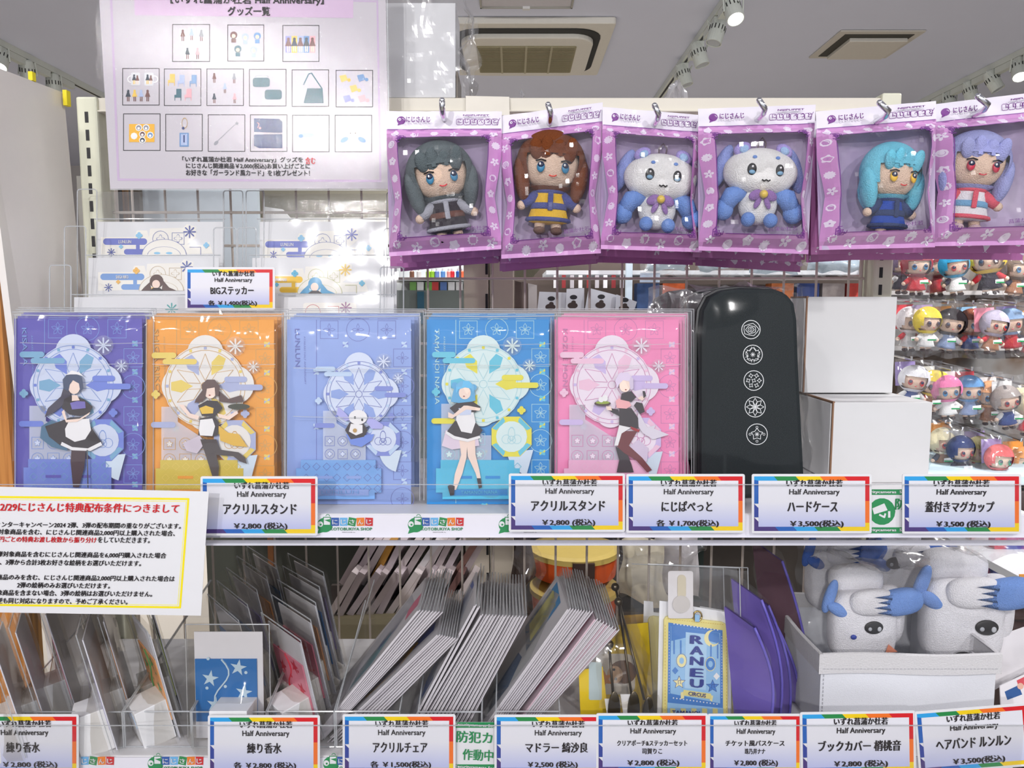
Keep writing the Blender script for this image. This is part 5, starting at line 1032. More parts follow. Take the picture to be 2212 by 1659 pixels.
for k, (px, Y) in enumerate(((515, .945), (535, .985), (556, 1.025), (578, 1.065), (600, 1.10))):
    packet(px + 2, Y, -50, (BLU, BLU, VIO, ORG_, BLU)[k], (190, 215, 235), ('first', 'second', 'third', 'fourth', 'rearmost')[k] + ' packet in the column behind the blue floral one', h=.146 + .004 * k, full=False, lean=-.20, w=.110)
packet(332, .90, -50, ORG_, (90, 160, 90), 'perfume packet with orange and green card beside the blue floral one', h=.150, lean=-.20)
packet(352, .96, -58, GRN, (90, 160, 90), 'packet behind the orange and green one, under the notice corner', h=.150, lean=-.20, full=False)
packet(216, .88, -66, VIO, (240, 240, 250), 'perfume packet seen nearly edge on, second tray from the left', h=.155, lean=-.20)
packet(256, .93, -64, ORG_, (240, 200, 150), 'packet just behind the edge-on one in the second tray', h=.155, lean=-.20, full=False)
packet(68, .90, -62, ORG_, (240, 200, 150), 'orange perfume packet at the left edge', h=.155, lean=-.20)
packet(20, .87, -62, ORG_, (240, 200, 150), 'perfume packet cut by the left edge of the lower shelf', h=.150, lean=-.20)
packet(130, .95, -62, PNK, (214, 60, 90), 'perfume packet behind the orange one in the left tray', h=.155, lean=-.20, full=False)
def tray(px0, px1, y0, y1, lb, hf=.045, hb=.105):
    X0, X1 = xpx(px0, y0), xpx(px1, y0); t = thing('clear_tray', lb, 'tray', ((X0 + X1) / 2, (y0 + y1) / 2, Z2), 'clear acrylic trays on the lower shelf')
    z = Z2 + .0004
    for x in (X0, X1):
        b = MB(); pr = [(y0, z), (y1, z), (y1, z + hb), (y0 + .035, z + hf + .012), (y0, z + hf)]
        n = len(pr); b.add([(x, a, c) for a, c in pr] + [(x + .0018, a, c) for a, c in pr], [tuple(range(n)), tuple(reversed(range(n, 2 * n)))] + [(i, (i + 1) % n, n + (i + 1) % n, n + i) for i in range(n)], CLEAR); b.build('side_wall', t)
        b = MB(); b.tube([(x + .0009, y0, z), (x + .0009, y0, z + hf), (x + .0009, y1, z + hb)], .0010, EDGE, 5); b.build('polished_edge', t)
    b = MB(); b.bx(X0 + .002, X1, y0, y0 + .0018, z, z + hf, CLEAR); b.build('front_wall', t); b = MB(); b.bx(X0 + .002, X1, y1 - .0018, y1, z, z + hb, CLEAR); b.build('back_wall', t)
    b = MB(); b.tube([(X0, y0, z + hf), (X1, y0, z + hf)], .0010, EDGE, 5); b.build('front_edge', t); b = MB(); b.tube([(X0, y0, z + .001), (X1, y0, z + .001)], .0009, EDGE, 5); b.build('front_edge', t)
tray(-40, 222, .850, 1.12, 'clear tray holding the leftmost perfume packets'); tray(226, 377, .851, 1.12, 'clear tray holding the orange and green packet'); tray(380, 548, .850, 1.12, 'clear tray under the blue floral packet'); tray(552, 702, .851, 1.12, 'clear tray holding the pink packet')
tray(706, 850, .851, 1.04, 'clear tray under the first fan of flat packs'); tray(892, 1036, .850, 1.04, 'clear tray under the middle fan of flat packs'); tray(1068, 1212, .851, 1.04, 'clear tray under the third fan of flat packs')
# ------------------------------------------------------------------ fans of flat packs
SWH = M((232, 228, 232), .4); SGY = M((196, 190, 196), .4); SPK = M((236, 208, 220), .4); FS = FILM(mult=.2, haze=.03, gl=.03, rough=.07, bump=.3, scale=20)
ORD = 'first second third fourth fifth sixth seventh eighth ninth tenth eleventh twelfth thirteenth fourteenth fifteenth'.split()
WE = M((205, 200, 206), .3)
def fan(n, t0, t1, b0, b1, Y0, Y1, lbs, cols, face, fanname, Ls=0):
    for i in range(n):
        f = i / (n - 1); tp = (t0[0] + (t1[0] - t0[0]) * f, t0[1] + (t1[1] - t0[1]) * f); bp = (b0[0] + (b1[0] - b0[0]) * f, b0[1] + (b1[1] - b0[1]) * f)
        yo = Y0 + .004 * random.Random(i + n).random()
        A = P(*tp, yo); B = P(*bp, yo); d = (A - B).normalized()
        B = B - d * ((B.z - Z2 - .003) / d.z)
        D = Vector((0, Y1 - Y0, random.Random(i * 3 + n).uniform(-.002, .002)))
        nn = D.cross(d).normalized()
        if nn.x > 0: nn = -nn
        lab = lbs[0] if i == 0 else (lbs[1] if i == n - 1 else lbs[2] + ', ' + ORD[i] + ' from its left')
        t = thing('flat_pack', lab, 'flat pack', (A + B) / 2 * .0 + B, fanname)
        th = .0026; q = [B, A, A + D, B + D]; q = [q[0] + D * .03 + d * .004, q[1] + D * .03 - d * .004, q[2] - D * .03 - d * .012, q[3] - D * .03 + d * .004]
        b = MB(); b.add([p + nn * th / 2 for p in q] + [p - nn * th / 2 for p in q], [(0, 1, 2, 3), (7, 6, 5, 4), (0, 4, 5, 1), (1, 5, 6, 2), (2, 6, 7, 3), (3, 7, 4, 0)], cols[i % len(cols)]); b.build('printed_board', t)
        if face and i == 0:
            b = MB(); W = q[3] - q[0]; H = q[1] - q[0]; o = nn * (th / 2 + .0003)
            for (u0, v0, u1, v1, c, pts) in face:
                b.face([q[0] + W * (u0 + (u1 - u0) * a) + H * (v0 + (v1 - v0) * e) + o * (1 + .3 * 0) for a, e in pts], M(c, .45))
            b.build('print', t)
        b = MB(); q2 = [B, A, A + D, B + D]; tf = .0022
        b.face([p + nn * tf for p in q2], FS); b.face([p - nn * tf for p in reversed(q2)], FS)
        b.tube([B, A], .0009, WE, 4); b.tube([A, A + D], .0009, EDGE, 4); b.build('clear_sleeve', t)
SQ = [(0, 0), (1, 0), (1, 1), (0, 1)]; TR = [(.1, 0), (.8, .1), (1, .9), (.5, 1), (0, .6)]
fan(8, (907, 1318), (956, 1322), (733, 1530), (761, 1530), .862, 1.0, ['leftmost flat pack of the first fan, printed face in view', 'flat pack where the first fan steps down, upper part', 'pale flat pack in the upper half of the first fan'], [SWH, SGY, SWH],
    [(.05, .1, .95, .9, (200, 198, 206), TR), (.1, .3, .5, .7, (130, 180, 190), TR), (.3, .55, .6, .85, (80, 110, 180), TR), (.2, .85, .5, .98, (235, 120, 150), SQ)], 'flat packs in the first fan')
fan(8, (950, 1371), (989, 1379), (768, 1545), (838, 1530), .857, 1.0, ['flat pack with orange printed face at the step in the first fan', 'rightmost flat pack of the first fan', 'pale flat pack in the lower half of the first fan'], [SWH, SWH, SGY],
    [(.1, .1, .9, .95, (205, 200, 208), TR), (.1, .3, .4, .8, (240, 190, 90), TR), (.4, .5, .7, .9, (244, 200, 110), TR), (.2, .75, .4, .95, (120, 130, 190), SQ)], 'flat packs in the lower first fan')
fan(2, (1029, 1306), (1036, 1310), (909, 1530), (918, 1530), .862, 1.0, ['leftmost flat pack of the middle fan with a blue print', 'second flat pack of the middle fan', ''], [SWH], [(.1, .1, .9, .95, (206, 208, 220), TR), (.4, .6, .9, .95, (60, 95, 180), TR), (.1, .2, .5, .5, (70, 110, 190), TR)], 'flat packs in the middle fan')
fan(14, (1043, 1327), (1137, 1331), (924, 1530), (1030, 1530), .862, 1.0, ['flat pack beside the blue print one in the middle fan', 'rightmost flat pack of the middle fan', 'white edged flat pack in the middle fan'], [SWH, SGY, SWH, SWH], None, 'flat packs in the middle fan')
fan(9, (1232, 1314), (1280, 1321), (1079, 1530), (1122, 1530), .862, 1.0, ['leftmost flat pack of the third fan with turquoise framed print', 'last upper flat pack of the third fan beside the pink one', 'white edged flat pack in the upper half of the third fan'], [SWH, SWH, SGY],
    [(.05, .05, .95, .95, (200, 200, 200), TR), (.3, .55, .85, .95, (30, 140, 200), SQ), (.38, .6, .78, .9, (226, 220, 130), SQ), (.45, .65, .7, .84, (205, 220, 235), TR), (.1, .1, .5, .5, (110, 130, 160), TR)], 'flat packs in the third fan')
fan(8, (1291, 1336), (1337, 1360), (1134, 1545), (1200, 1512), .857, 1.0, ['flat pack with the pink printed face in the third fan', 'rightmost flat pack of the third fan', 'white edged flat pack in the lower half of the third fan'], [SPK, SWH, SWH, SPK],
    [(.0, .1, .6, .95, (240, 215, 226), TR), (.1, .35, .4, .6, (235, 90, 150), SQ), (.1, .72, .35, .96, (240, 130, 170), SQ)], 'flat packs in the lower third fan')
# ------------------------------------------------------------------ yellow cards, stirrers, ticket pass
def sleeve(name, label, cat, q, Y, c, grp, tilt=5, art=None, film=FB16, ex=10):
    s_ = Surf(Y, R(tilt), Z2); t = thing(name, label, cat, s_.pt((q[0][0] + q[1][0]) / 2, 1590), grp)
    t.location.z = Z2; ORG[t] = Vector(t.location)
    b = MB(s_); b.slab(q, .0012, c); b.build('card', t)
    if art: b = MB(s_); art(b, t, s_); b.build('print', t)
    b = MB(); (a, b_, c_, d) = q; cx = sum(p[0] for p in q) / 4; 
    def g(u, v):
        x = (a[0] * (1 - u) + b_[0] * u) * (1 - v) + (d[0] * (1 - u) + c_[0] * u) * v; y = (a[1] * (1 - u) + b_[1] * u) * (1 - v) + (d[1] * (1 - u) + c_[1] * u) * v
        return s_.pt(x + (u - .5) * ex * 2, y - (1 - v) * ex * 1.6, .004)
    b.grid(crumple(g, .003, 24, cx), 18, 18, film); b.build('clear_sleeve', t, smooth=True); return t, s_
YL = M((246, 214, 30), .4); YD = M((214, 170, 40), .4)
def yart(b, t, s_):
    b.rrect(1286, 1412, 1372, 1500, 20, FW, 1); b.disc(1345, 1452, 30, M((130, 96, 70), .5), 2, 26); b.disc(1328, 1457, 17, M((226, 190, 160), .5), 3, 19); b.star(1304, 1467, 20, M((236, 150, 50), .5), 4, 6, .5)
    b.disc(1326, 1446, 3, BLACK, 5); b.disc(1330, 1466, 3, BLACK, 5)
    for i, y in enumerate((1484, 1498, 1512)): b.poly([(1291, y - 6), (1297, y), (1291, y + 6), (1285, y)], (M((60, 150, 190), .5), YD, M((60, 150, 190), .5))[i], 4)
sleeve('yellow_card', 'yellow card pack nearest the front between third fan and stirrers', 'card pack', [(1250, 1448), (1302, 1440), (1320, 1596), (1256, 1596)], .862, YL, 'yellow sticker card packs', art=lambda b, t, s_: b.rrect(1272, 1430, 1300, 1512, 4, M((196, 216, 226), .5), 1))
sleeve('yellow_card', 'yellow card pack with brown and orange sticker behind the stirrers', 'card pack', [(1318, 1352), (1400, 1345), (1416, 1596), (1300, 1596)], .93, YL, 'yellow sticker card packs', art=yart)
sleeve('yellow_card', 'yellow card pack rearmost behind the stirrers', 'card pack', [(1340, 1330), (1420, 1325), (1430, 1596), (1330, 1596)], .97, YD, 'yellow sticker card packs')
BRZ = M((92, 84, 72), .3, .1, metal=.8)
def stirrer(x0, y0, x1, y1, Y0, Y1, lb):
    A = P(x0, y0, Y1); B = P(x1, y1, Y0); t = thing('stirrer', lb, 'stirrer', B, 'metal stirrers in clear bags')
    d = (B - A).normalized(); b = MB(); b.tube([A, B], .0016, BRZ, 8); b.build('rod', t, smooth=True)
    b = MB(); b.ball(A, .0055, BRZ, nu=12, nv=8); b.build('knob', t, smooth=True)
    b = MB(); b.ball(B + d * .018, (.0075, .002, .024), BRZ, nu=14, nv=10); b.build('paddle', t, smooth=True)
    b = MB(); s_ = (A + B) / 2; b.grid(crumple(lambda u, v: A + (B - A) * (v * 1.25 - .06) + Vector(((u - .5) * .036, -.006, 0)), .004, 40, x0), 8, 20, FB16); b.build('clear_bag', t, smooth=True)
stirrer(1329, 1268, 1392, 1512, .875, .965, 'dark metal stirrer reaching highest, with a round knob')
stirrer(1336, 1300, 1364, 1500, .868, .94, 'middle metal stirrer leaning behind the tall one')
stirrer(1316, 1392, 1324, 1500, .858, .88, 'short looking metal stirrer at the left of the three')
for i, (x, y) in enumerate(((1306, 1510), (1340, 1500))):
    s_ = Surf(.850 + .004 * i, R(4), Z2); b = MB(s_); b.slab([(x, y), (x + 22, y), (x + 26, y + 12), (x + 20, y + 60), (x + 40, y + 84), (x - 4, y + 84), (x + 6, y + 40)], .0012, M((235, 235, 240), .4)); b.build('white_holder_card', label=('white cut holder card left, below the stirrers', 'white cut holder card right, below the stirrers')[i], cat='card', group='white holder cards', org=None)
LB = M((150, 196, 236), .4); MB_ = M((70, 130, 205), .4); NB = M((28, 48, 140), .4); CYL = M((244, 232, 170), .4); YR = M((238, 224, 140), .4)
def part_(b, t, s_):
    pl = lambda p: [(1240 + x / 4.148, 1160 + y / 4.148) for x, y in p]
    b.poly(pl([(845, 765), (1330, 835), (1335, 1700), (835, 1700)]), MB_, 2); b.poly(pl([(868, 800), (1308, 860), (1308, 1490), (862, 1400)]), LB, 3)
    b.poly(pl([(870, 800), (1300, 860), (1310, 960), (1180, 920), (1000, 900), (870, 930)]), MB_, 4)
    b.poly(pl([(1000, 850), (1190, 870), (1180, 1370), (990, 1350)]), M((176, 212, 242), .4), 5)
    for i in range(14): b.disc(*pl([(895 + i * 30, 776 + i * 4.2)])[0], 1.6, FW, 5, n=6); b.disc(*pl([(890 + i * 30, 1440 + i * 4.2)])[0], 1.6, FW, 5, n=6)
    for i in range(22): b.disc(*pl([(852, 850 + i * 26)])[0], .9, FW, 5, n=6); b.disc(*pl([(1322, 890 + i * 26)])[0], .9, FW, 5, n=6)
    x, y = pl([(1235, 905)])[0]; A = [(x + 17 * math.cos(R(a)), y + 18 * math.sin(R(a))) for a in range(40, 271, 15)]; Bq = [(x + 5 + 13 * math.cos(R(a)), y - 2 + 15 * math.sin(R(a))) for a in range(270, 39, -15)]; b.poly(A + Bq, CYL, 6)
    for x_, y_, m, ri in ((962, 1105, CYL, MB_), (1220, 1135, MB_, CYL)): a, c = pl([(x_, y_)])[0]; b.disc(a, c, 12, m, 6, 16); b.ring(a, c, 11, 1.2, ri, 7, 14, ry=15); b.disc(a, c, 5, LB, 8, 7)
    for x_, y_, m in ((940, 1300, CYL), (1240, 1335, MB_)): a, c = pl([(x_, y_)])[0]; b.star(a, c, 15, NB, 6); b.star(a, c, 13, m, 7); b.line([(a - 2, c + 4), (a - 2, c - 4), (a + 3, c - 5), (a + 3, c + 3)], 1, NB, 8)
    for x_, y_ in ((905, 1195), (1275, 1245)): a, c = pl([(x_, y_)])[0]; b.poly([(a, c - 8), (a + 7, c), (a, c + 8), (a - 7, c)], FW if x_ > 1000 else MB_, 6)
    for x_ in (895, 955, 1225, 1285): a, c = pl([(x_, 960 + (x_ > 1000) * 40)])[0]; b.line([(a, c - 8), (a, c + 20)], 3, MB_, 6)
    b.poly(pl([(980, 1365), (1225, 1400), (1230, 1450), (975, 1415)]), YR, 7); b.poly(pl([(955, 1390), (985, 1380), (985, 1440), (955, 1450)]), CYL, 6); b.poly(pl([(1215, 1410), (1245, 1420), (1235, 1475), (1215, 1460)]), CYL, 6)
    b.poly(pl([(835, 1480), (1335, 1530), (1335, 1700), (835, 1700)]), LB, 6)
    for i in range(5): b.poly(pl([(860 + i * 95, 1530), (905 + i * 95, 1535), (905 + i * 95, 1700), (860 + i * 95, 1700)]), YR, 7)
    for ch, y in zip('RANEU', (915, 1010, 1105, 1210, 1305)):
        x_, y_ = pl([(1096, y)])[0]; T(t, s_, x_ - 15, y_ - 9.5, x_ + 15, y_ + 9.5, ch, NB, 3, off=.0018, bold=.05)
    x_, y_ = pl([(1100, 1405)])[0]; T(t, s_, x_ - 19, y_ - 4, x_ + 19, y_ + 4, 'CIRCUS', NB, 8, off=.0018, bold=.01)
    x_, y_ = pl([(1000, 1570)])[0]; T(t, s_, x_ - 30, y_ - 5, x_ + 30, y_ + 5, 'TAMANOI', NB, 2, off=.0018, bold=.02)
def passcase(Y, dx, lb, full):
    s_ = Surf(Y, R(5), Z2); t = thing('ticket_pass_case', lb, 'pass case', s_.pt(1500 + dx, 1590), 'circus ticket pass cases in clear bags'); t.location.z = Z2; ORG[t] = Vector(t.location)
    b = MB(s_); b.slab([(1426 + dx, 1300), (1446 + dx, 1302), (1447 + dx, 1325), (1494 + dx, 1330), (1496 + dx, 1312), (1580 + dx, 1326), (1582 + dx, 1590), (1420 + dx, 1590)], .0012, M((236, 236, 240), .5), off=-.004); b.build('backing_card', t)
    b = MB(s_); b.slab([(1434 + dx, 1340), (1438 + dx, 1333), (1446 + dx, 1331), (1560 + dx, 1344), (1569 + dx, 1349), (1572 + dx, 1358), (1573 + dx, 1590), (1430 + dx, 1590)], .004, YR); b.build('case_body', t, bevel=.001)
    if full:
        b = MB(s_); part_(b, t, s_); b.build('ticket_print', t)
        b = MB(s_); 
        for i in range(24): b.rect(1442 + i * 5.1, 1336.5 + i * .53, 1445 + i * 5.1, 1337.5 + i * .53, YD, 1)
        for i in range(30): b.rect(1436, 1350 + i * 7, 1437, 1354 + i * 7, YD, 1); b.rect(1569, 1360 + i * 7, 1570, 1364 + i * 7, YD, 1)
        b.build('stitching', t, kind='stuff')
        b = MB(); b.tube([s_.pt(1506 + 9 * math.cos(R(a)), 1330 + 11 * math.sin(R(a)), .002) for a in range(0, 361, 24)], .0011, M((190, 160, 90), .25, metal=1), 6); b.build('metal_ring', t, smooth=True)
        b = MB(s_); b.slab([(1500, 1326), (1510, 1327), (1510, 1342), (1500, 1341)], .002, LB, off=.003); b.build('loop_tab', t)
        b = MB(s_); b.slab(rr(1442, 1232, 1496, 1334, 5, 3), .0008, M((226, 222, 224), .5), off=.003); b.slab(rr(1462, 1240, 1480, 1290, 8, 4), .0008, M((214, 204, 180), .5), off=.0042); b.build('paper_strap', t)
        b = MB(s_); b.slab([(1470 + 19 * math.cos(R(a)), 1303 + 19 * math.sin(R(a))) for a in range(0, 360, 24)], .001, M((206, 200, 196), .5), off=.0046); b.build('cord_coil', t)
    b = MB(); b.grid(crumple(lambda u, v: s_.pt(1396 + dx + u * (196 + 6 * v), 1214 + 10 * u + v * 372, .009), .006, 22, 30 + dx), 26, 34, FILM(haze=.03, gl=.05, rough=.09, bump=.9, scale=22, dist=.004)); b.build('clear_bag', t, smooth=True)
    b = MB(); b.tube([s_.pt(1396 + dx, 1214, .010), s_.pt(1592 + dx, 1222, .010)], .0007, EDGE, 5); b.tube([s_.pt(1592 + dx, 1222, .010), s_.pt(1600 + dx, 1590, .010)], .0007, EDGE, 5); b.build('bag_seam', t)
passcase(.868, 0, 'circus ticket pass case in front, pale blue with a yellow rim', True)
passcase(.905, 18, 'circus ticket pass case just behind the front one, right side peeking out', False)
passcase(.94, -34, 'circus ticket pass case rearmost, its white card peeking out left', False)
# purple book covers
VI = M((104, 84, 172), .35, .08); VD = M((72, 52, 120), .4, .1); MR = M((84, 48, 62), .6, .15, scale=20)
for i in range(5):
    Y = .865 + .035 * i; dx = 14 + i * 21; lb = ('purple book cover at the front of its row', 'second purple book cover, edge curving right', 'third purple book cover from the front', 'fourth purple book cover beside the basket', 'rearmost book cover, dark and rising above the others')[i]
    t = thing('book_cover', lb, 'book cover', (xpx(1600 + dx, Y), Y, Z2), 'purple book covers in clear sleeves')
    wL = (0, 14, 22, 30, -28)[i]; top = (1310, 1250, 1262, 1300, 1166)[i]
    def fc(u, v, Y=Y, dx=dx, top=top, i=i, off=0):
        x = 1576 + dx + (1 - v) * (-26 - 6 * i) + u * (64 + 10 * math.sin(v * 3)) + 16 * math.sin(v * math.pi) * u; y = top + u * (46) + v * (1592 - top - u * 46)
        p = P(x, min(y, 1592), Y - .02 * u + .0 ); 
        if p.z < Z2 + .001: p.z = Z2 + .001
        return p + Vector((0, -off, 0))
    b = MB(); b.grid(fc, 10, 20, VI if i < 4 else MR); b.grid(lambda u, v: fc(u, v) + Vector((.002, .0025, 0)), 10, 20, VD); 
    b.build('cover', t, smooth=True)
    b = MB(); b.tube([fc(1, v / 10) + Vector((.001, 0, 0)) for v in range(11)], .0018, M((108, 96, 196), .4), 6); b.build('spine_edge', t, smooth=True)
    b = MB(); b.grid(crumple(lambda u, v: fc(u * 1.12 - .06, v * 1.05 - .06, off=.004), .005, 30, i), 14, 26, FILM(haze=.03, gl=.035, rough=.10, bump=.9, scale=20, stretch=(1.5, 1, .5), dist=.004)); b.build('clear_sleeve', t, smooth=True)
# fabric basket
BK = M((222, 223, 229), .8, .03, .3, 700); BR = M((212, 210, 212), .85, .05, .5, 500)
t = thing('fabric_basket', 'white fabric basket with stitched folded rim at the right of the lower shelf', 'basket', (.46, .98, Z2))
X0, X1 = xpx(1774, .88, 1430), xpx(2153, .88, 1430); ZT = zpx(1412, .88); yb0, yb1 = .880, 1.075
z0 = Z2 + .001; ym = ZT - .022
b = MB()
def bw(p, q, zt, zb, amp, seed):
    b.grid(lambda u, v: Vector((p[0] + (q[0] - p[0]) * u, p[1] + (q[1] - p[1]) * u, zt + (zb - zt) * v)) + Vector((0, -amp * math.exp(-((u - .5 - .25 * (v - .3)) ** 2) * 18) * math.sin(v * 3.14) + .0012 * noise.noise(Vector((u * 4, v * 3, seed))), 0)), 26, 12, BK)
bw((X0, yb0), (X1, yb0), ym, z0, .004, 1); bw((X0 - .004, yb1), (X0, yb0), ym, z0, 0, 2); bw((X1, yb0), (X1, yb1), ym, z0, 0, 3); bw((X1, yb1), (X0, yb1), ym, z0, 0, 4)
b.face([(X0, yb0, z0), (X1, yb0, z0), (X1, yb1, z0), (X0, yb1, z0)], BK); b.build('body', t, smooth=True)
b = MB(); e = .004
for (p, q) in (((X0 - e, yb0 - e), (X1 + e, yb0 - e)), ((X1 + e, yb0 - e), (X1 + e, yb1 + e)), ((X1 + e, yb1 + e), (X0 - e, yb1 + e)), ((X0 - e, yb1 + e), (X0 - e, yb0 - e))):
    b.grid(lambda u, v: (p[0] + (q[0] - p[0]) * u, p[1] + (q[1] - p[1]) * u, ZT + .0015 * math.sin(u * 7) - v * .024), 20, 3, BR)
    n_ = Vector((q[1] - p[1], -(q[0] - p[0]), 0)).normalized() * -.005
    b.grid(lambda u, v: Vector((p[0] + (q[0] - p[0]) * u, p[1] + (q[1] - p[1]) * u, ZT + .0015 * math.sin(u * 7) + .0015 * math.sin(v * 3.14))) + n_ * v, 20, 3, BR)
b.build('folded_rim', t, smooth=True)
b = MB(); ST = M((176, 176, 182), .7)
for i in range(48): x = X0 + (X1 - X0) * (i + .2) / 48; b.bx(x, x + .0028, yb0 - e - .0006, yb0 - e - .0001, ZT - .0176, ZT - .0170, ST)
for i in range(22): z = ym - .004 - i * .005; b.bx(X0 + .003, X0 + .0036, yb0 - .0016, yb0 - .0009, z - .003, z, ST)
b.build('stitching', t, kind='stuff')
# plush headbands
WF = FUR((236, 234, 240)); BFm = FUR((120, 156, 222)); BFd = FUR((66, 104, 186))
def sq(fn, ex=.6):
    return fn
def headband(px, py, Y, h, lb, yaw=0, eyes=((.05, -.02, 0),), dark=False, full=True):
    c = P(px, py, Y); t = thing('plush_headband', lb, 'plush headband', c, 'white plush headbands in the basket')
    Tm = Matrix.Translation(c) @ Euler((0, 0, R(yaw))).to_matrix().to_4x4() @ Matrix.Scale(h, 4)
    def rb(b, c_, r, m, p=.55, rot=(0, 0, 0), nu=26, nv=18):
        Tt = Tm @ Matrix.Translation(c_) @ Euler(rot).to_matrix().to_4x4(); vs = []; fs = []
        sg = lambda a: math.copysign(abs(a) ** p, a)
        for j in range(nv + 1):
            for i in range(nu):
                a = 2 * math.pi * i / nu; d = math.pi * j / nv; vs.append((r[0] * sg(math.sin(d) * math.cos(a)) , r[1] * sg(math.sin(d) * math.sin(a)), r[2] * sg(math.cos(d))))
        for j in range(nv):
            for i in range(nu): fs.append((j * nu + i, (j + 1) * nu + i, (j + 1) * nu + (i + 1) % nu, j * nu + (i + 1) % nu))
        b.add(vs, fs, m, Tt)
    b = MB(); rb(b, (0, 0, .34), (.37, .16, .42), WF); b.build('front_band', t, smooth=True)
    b = MB(); rb(b, (-.02, .16, .82), (.30, .16, .17), WF, .7); rb(b, (.36, .12, .42), (.16, .14, .34), WF, .7); b.build('folded_band', t, smooth=True)
    b = MB(); rb(b, (.05, -.13, .66), (.26, .09, .15), WF, .8, (0, -.06, 0)); b.build('flap', t, smooth=True)
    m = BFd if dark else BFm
    b = MB()
    rb(b, (.36, -.14, .67), (.24, .10, .15), m, .8, (0, -.18, 0))
    for i in range(4): z = .57 + i * .06; b.add([(.22, -.222, z - .03), (.22, -.222, z + .03), (.06 - .04 * (i % 2), -.225, z), (.22, -.20, z)], [(0, 1, 2), (0, 2, 3), (1, 3, 2)], m, Tm)
    b.build('flap_tip', t, smooth=True)
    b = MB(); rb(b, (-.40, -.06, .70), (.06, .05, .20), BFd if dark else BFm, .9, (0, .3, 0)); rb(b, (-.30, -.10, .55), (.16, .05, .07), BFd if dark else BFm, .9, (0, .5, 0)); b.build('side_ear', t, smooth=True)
    for ex_, ez in ((e_[0], e_[1]) for e_ in eyes):
        b = MB(); b.ball((ex_, -.165, ez), (.105, .02, .075), BLACK, T=Tm, nu=18, nv=12); b.ball((ex_ - .05, -.185, ez - .01), (.022, .008, .022), M((170, 172, 178), .4), T=Tm, nu=10, nv=6); b.ball((ex_ + .055, -.183, ez - .01), (.024, .008, .028), M((190, 192, 198), .4), T=Tm, nu=10, nv=6); b.build('eye', t, smooth=True)
    if full:
        b = MB(); b.ball((-.16, -.165, .27), (.035, .02, .028), M((50, 70, 160), .5), T=Tm, nu=10, nv=8); b.build('cheek_dot', t, smooth=True)
        b = MB(); b.add([(.20, -.170, .09), (.34, -.165, .10), (.23, -.170, .19), (.24, -.150, .12)], [(0, 1, 2), (0, 2, 3), (1, 3, 2), (0, 3, 1)], M((226, 140, 110), .6), Tm); b.build('mouth_patch', t)
    b = MB(); b.grid(crumple(lambda u, v: Tm @ Vector(((u - .5) * 1.35 + .06, -.27 + .10 * abs(u - .5) ** 2 * 4, 1.12 - v * 1.1)), .010, 26, px), 22, 22, FILM(haze=.02, gl=.02, rough=.10, bump=.9, scale=18, dist=.005, mult=.18))
    b.grid(crumple(lambda u, v: Tm @ Vector(((u - .5) * 1.3 + .05, -.25 + v * .5, 1.10 + .06 * math.sin(u * 9))), .014, 40, px + 3), 18, 8, CRINKLE); b.build('clear_bag', t, smooth=True)
    return t
headband(1858, 1412, .945, .114, 'plush headband with one black eye over the left of the basket', eyes=((.06, .38),))
headband(2070, 1412, .955, .136, 'plush headband standing taller at the right of the basket', -6, eyes=((.16, .34), (-.03, .02)), full=False)
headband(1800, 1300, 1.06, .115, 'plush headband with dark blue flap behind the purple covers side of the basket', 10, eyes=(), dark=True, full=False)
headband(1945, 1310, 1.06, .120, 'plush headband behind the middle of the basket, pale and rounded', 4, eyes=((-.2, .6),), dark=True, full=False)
# ------------------------------------------------------------------ right hand wall of small packaged dolls
t = thing('hook_rack', 'dark slatted rack with white rails behind the small packaged dolls', 'rack', (xpx(2100, 2.05), 2.06, 0))
b = MB(); b.bx(xpx(1890, 2.06), xpx(2420, 2.06), 2.06, 2.08, .2, zpx(480, 2.06), M((92, 74, 60), .6, kind='blotch', c2=(120, 118, 116), scale=6)); b.build('back_board', t)
for y in (528, 628, 748, 875, 1005): 
    b = MB(); b.bx(xpx(1890, 2.05), xpx(2420, 2.05), 2.045, 2.06, zpx(y + 9, 2.05), zpx(y, 2.05), M((190, 186, 184), .3)); b.build('rail', t)
b = MB(); b.bx(xpx(1960, 1.75), xpx(2400, 1.75), 1.75, 2.06, zpx(1030, 1.75) - .02, zpx(1030, 1.75), M((200, 222, 232), .4)); b.build('ledge', t)
rows = [(545, [(1945, (110, 90, 120)), (1978, (150, 60, 70)), (2022, (130, 36, 44)), (2066, (60, 160, 205)), (2140, (240, 205, 90)), (2188, (120, 100, 84)), (2222, (170, 180, 190))]),
        (668, [(1960, (235, 228, 230)), (1998, (246, 214, 60)), (2040, (46, 40, 44)), (2094, (150, 84, 58)), (2136, (190, 182, 204)), (2186, (150, 184, 226)), (2226, (190, 150, 120))]),
        (795, [(1962, (232, 232, 238)), (2006, (246, 214, 70)), (2048, (240, 130, 180)), (2092, (110, 168, 226)), (2136, (236, 170, 120)), (2178, (170, 160, 156)), (2216, (240, 226, 190))]),
        (925, [(1978, (110, 50, 56)), (2036, (236, 226, 190)), (2072, (30, 52, 110)), (2112, (236, 224, 160)), (2150, (240, 110, 110)), (2198, (236, 160, 90))])]
nm_c = {}
def cn(c):
    r, g, b_ = c
    if max(c) - min(c) < 28: return 'white' if min(c) > 220 else ('black' if max(c) < 60 else 'grey')
    if r > 220 and g > 190: return 'yellow' if b_ < 130 else 'cream'
    if r > 220 and g > 140 and b_ < 140: return 'orange'
    if r > 220: return 'pink'
    if b_ > r and b_ > 150: return 'light blue' if g > 150 else 'violet'
    if b_ > r: return 'navy' if r < 60 else 'dusky purple'
    return 'brown' if g > 70 else 'dark red'
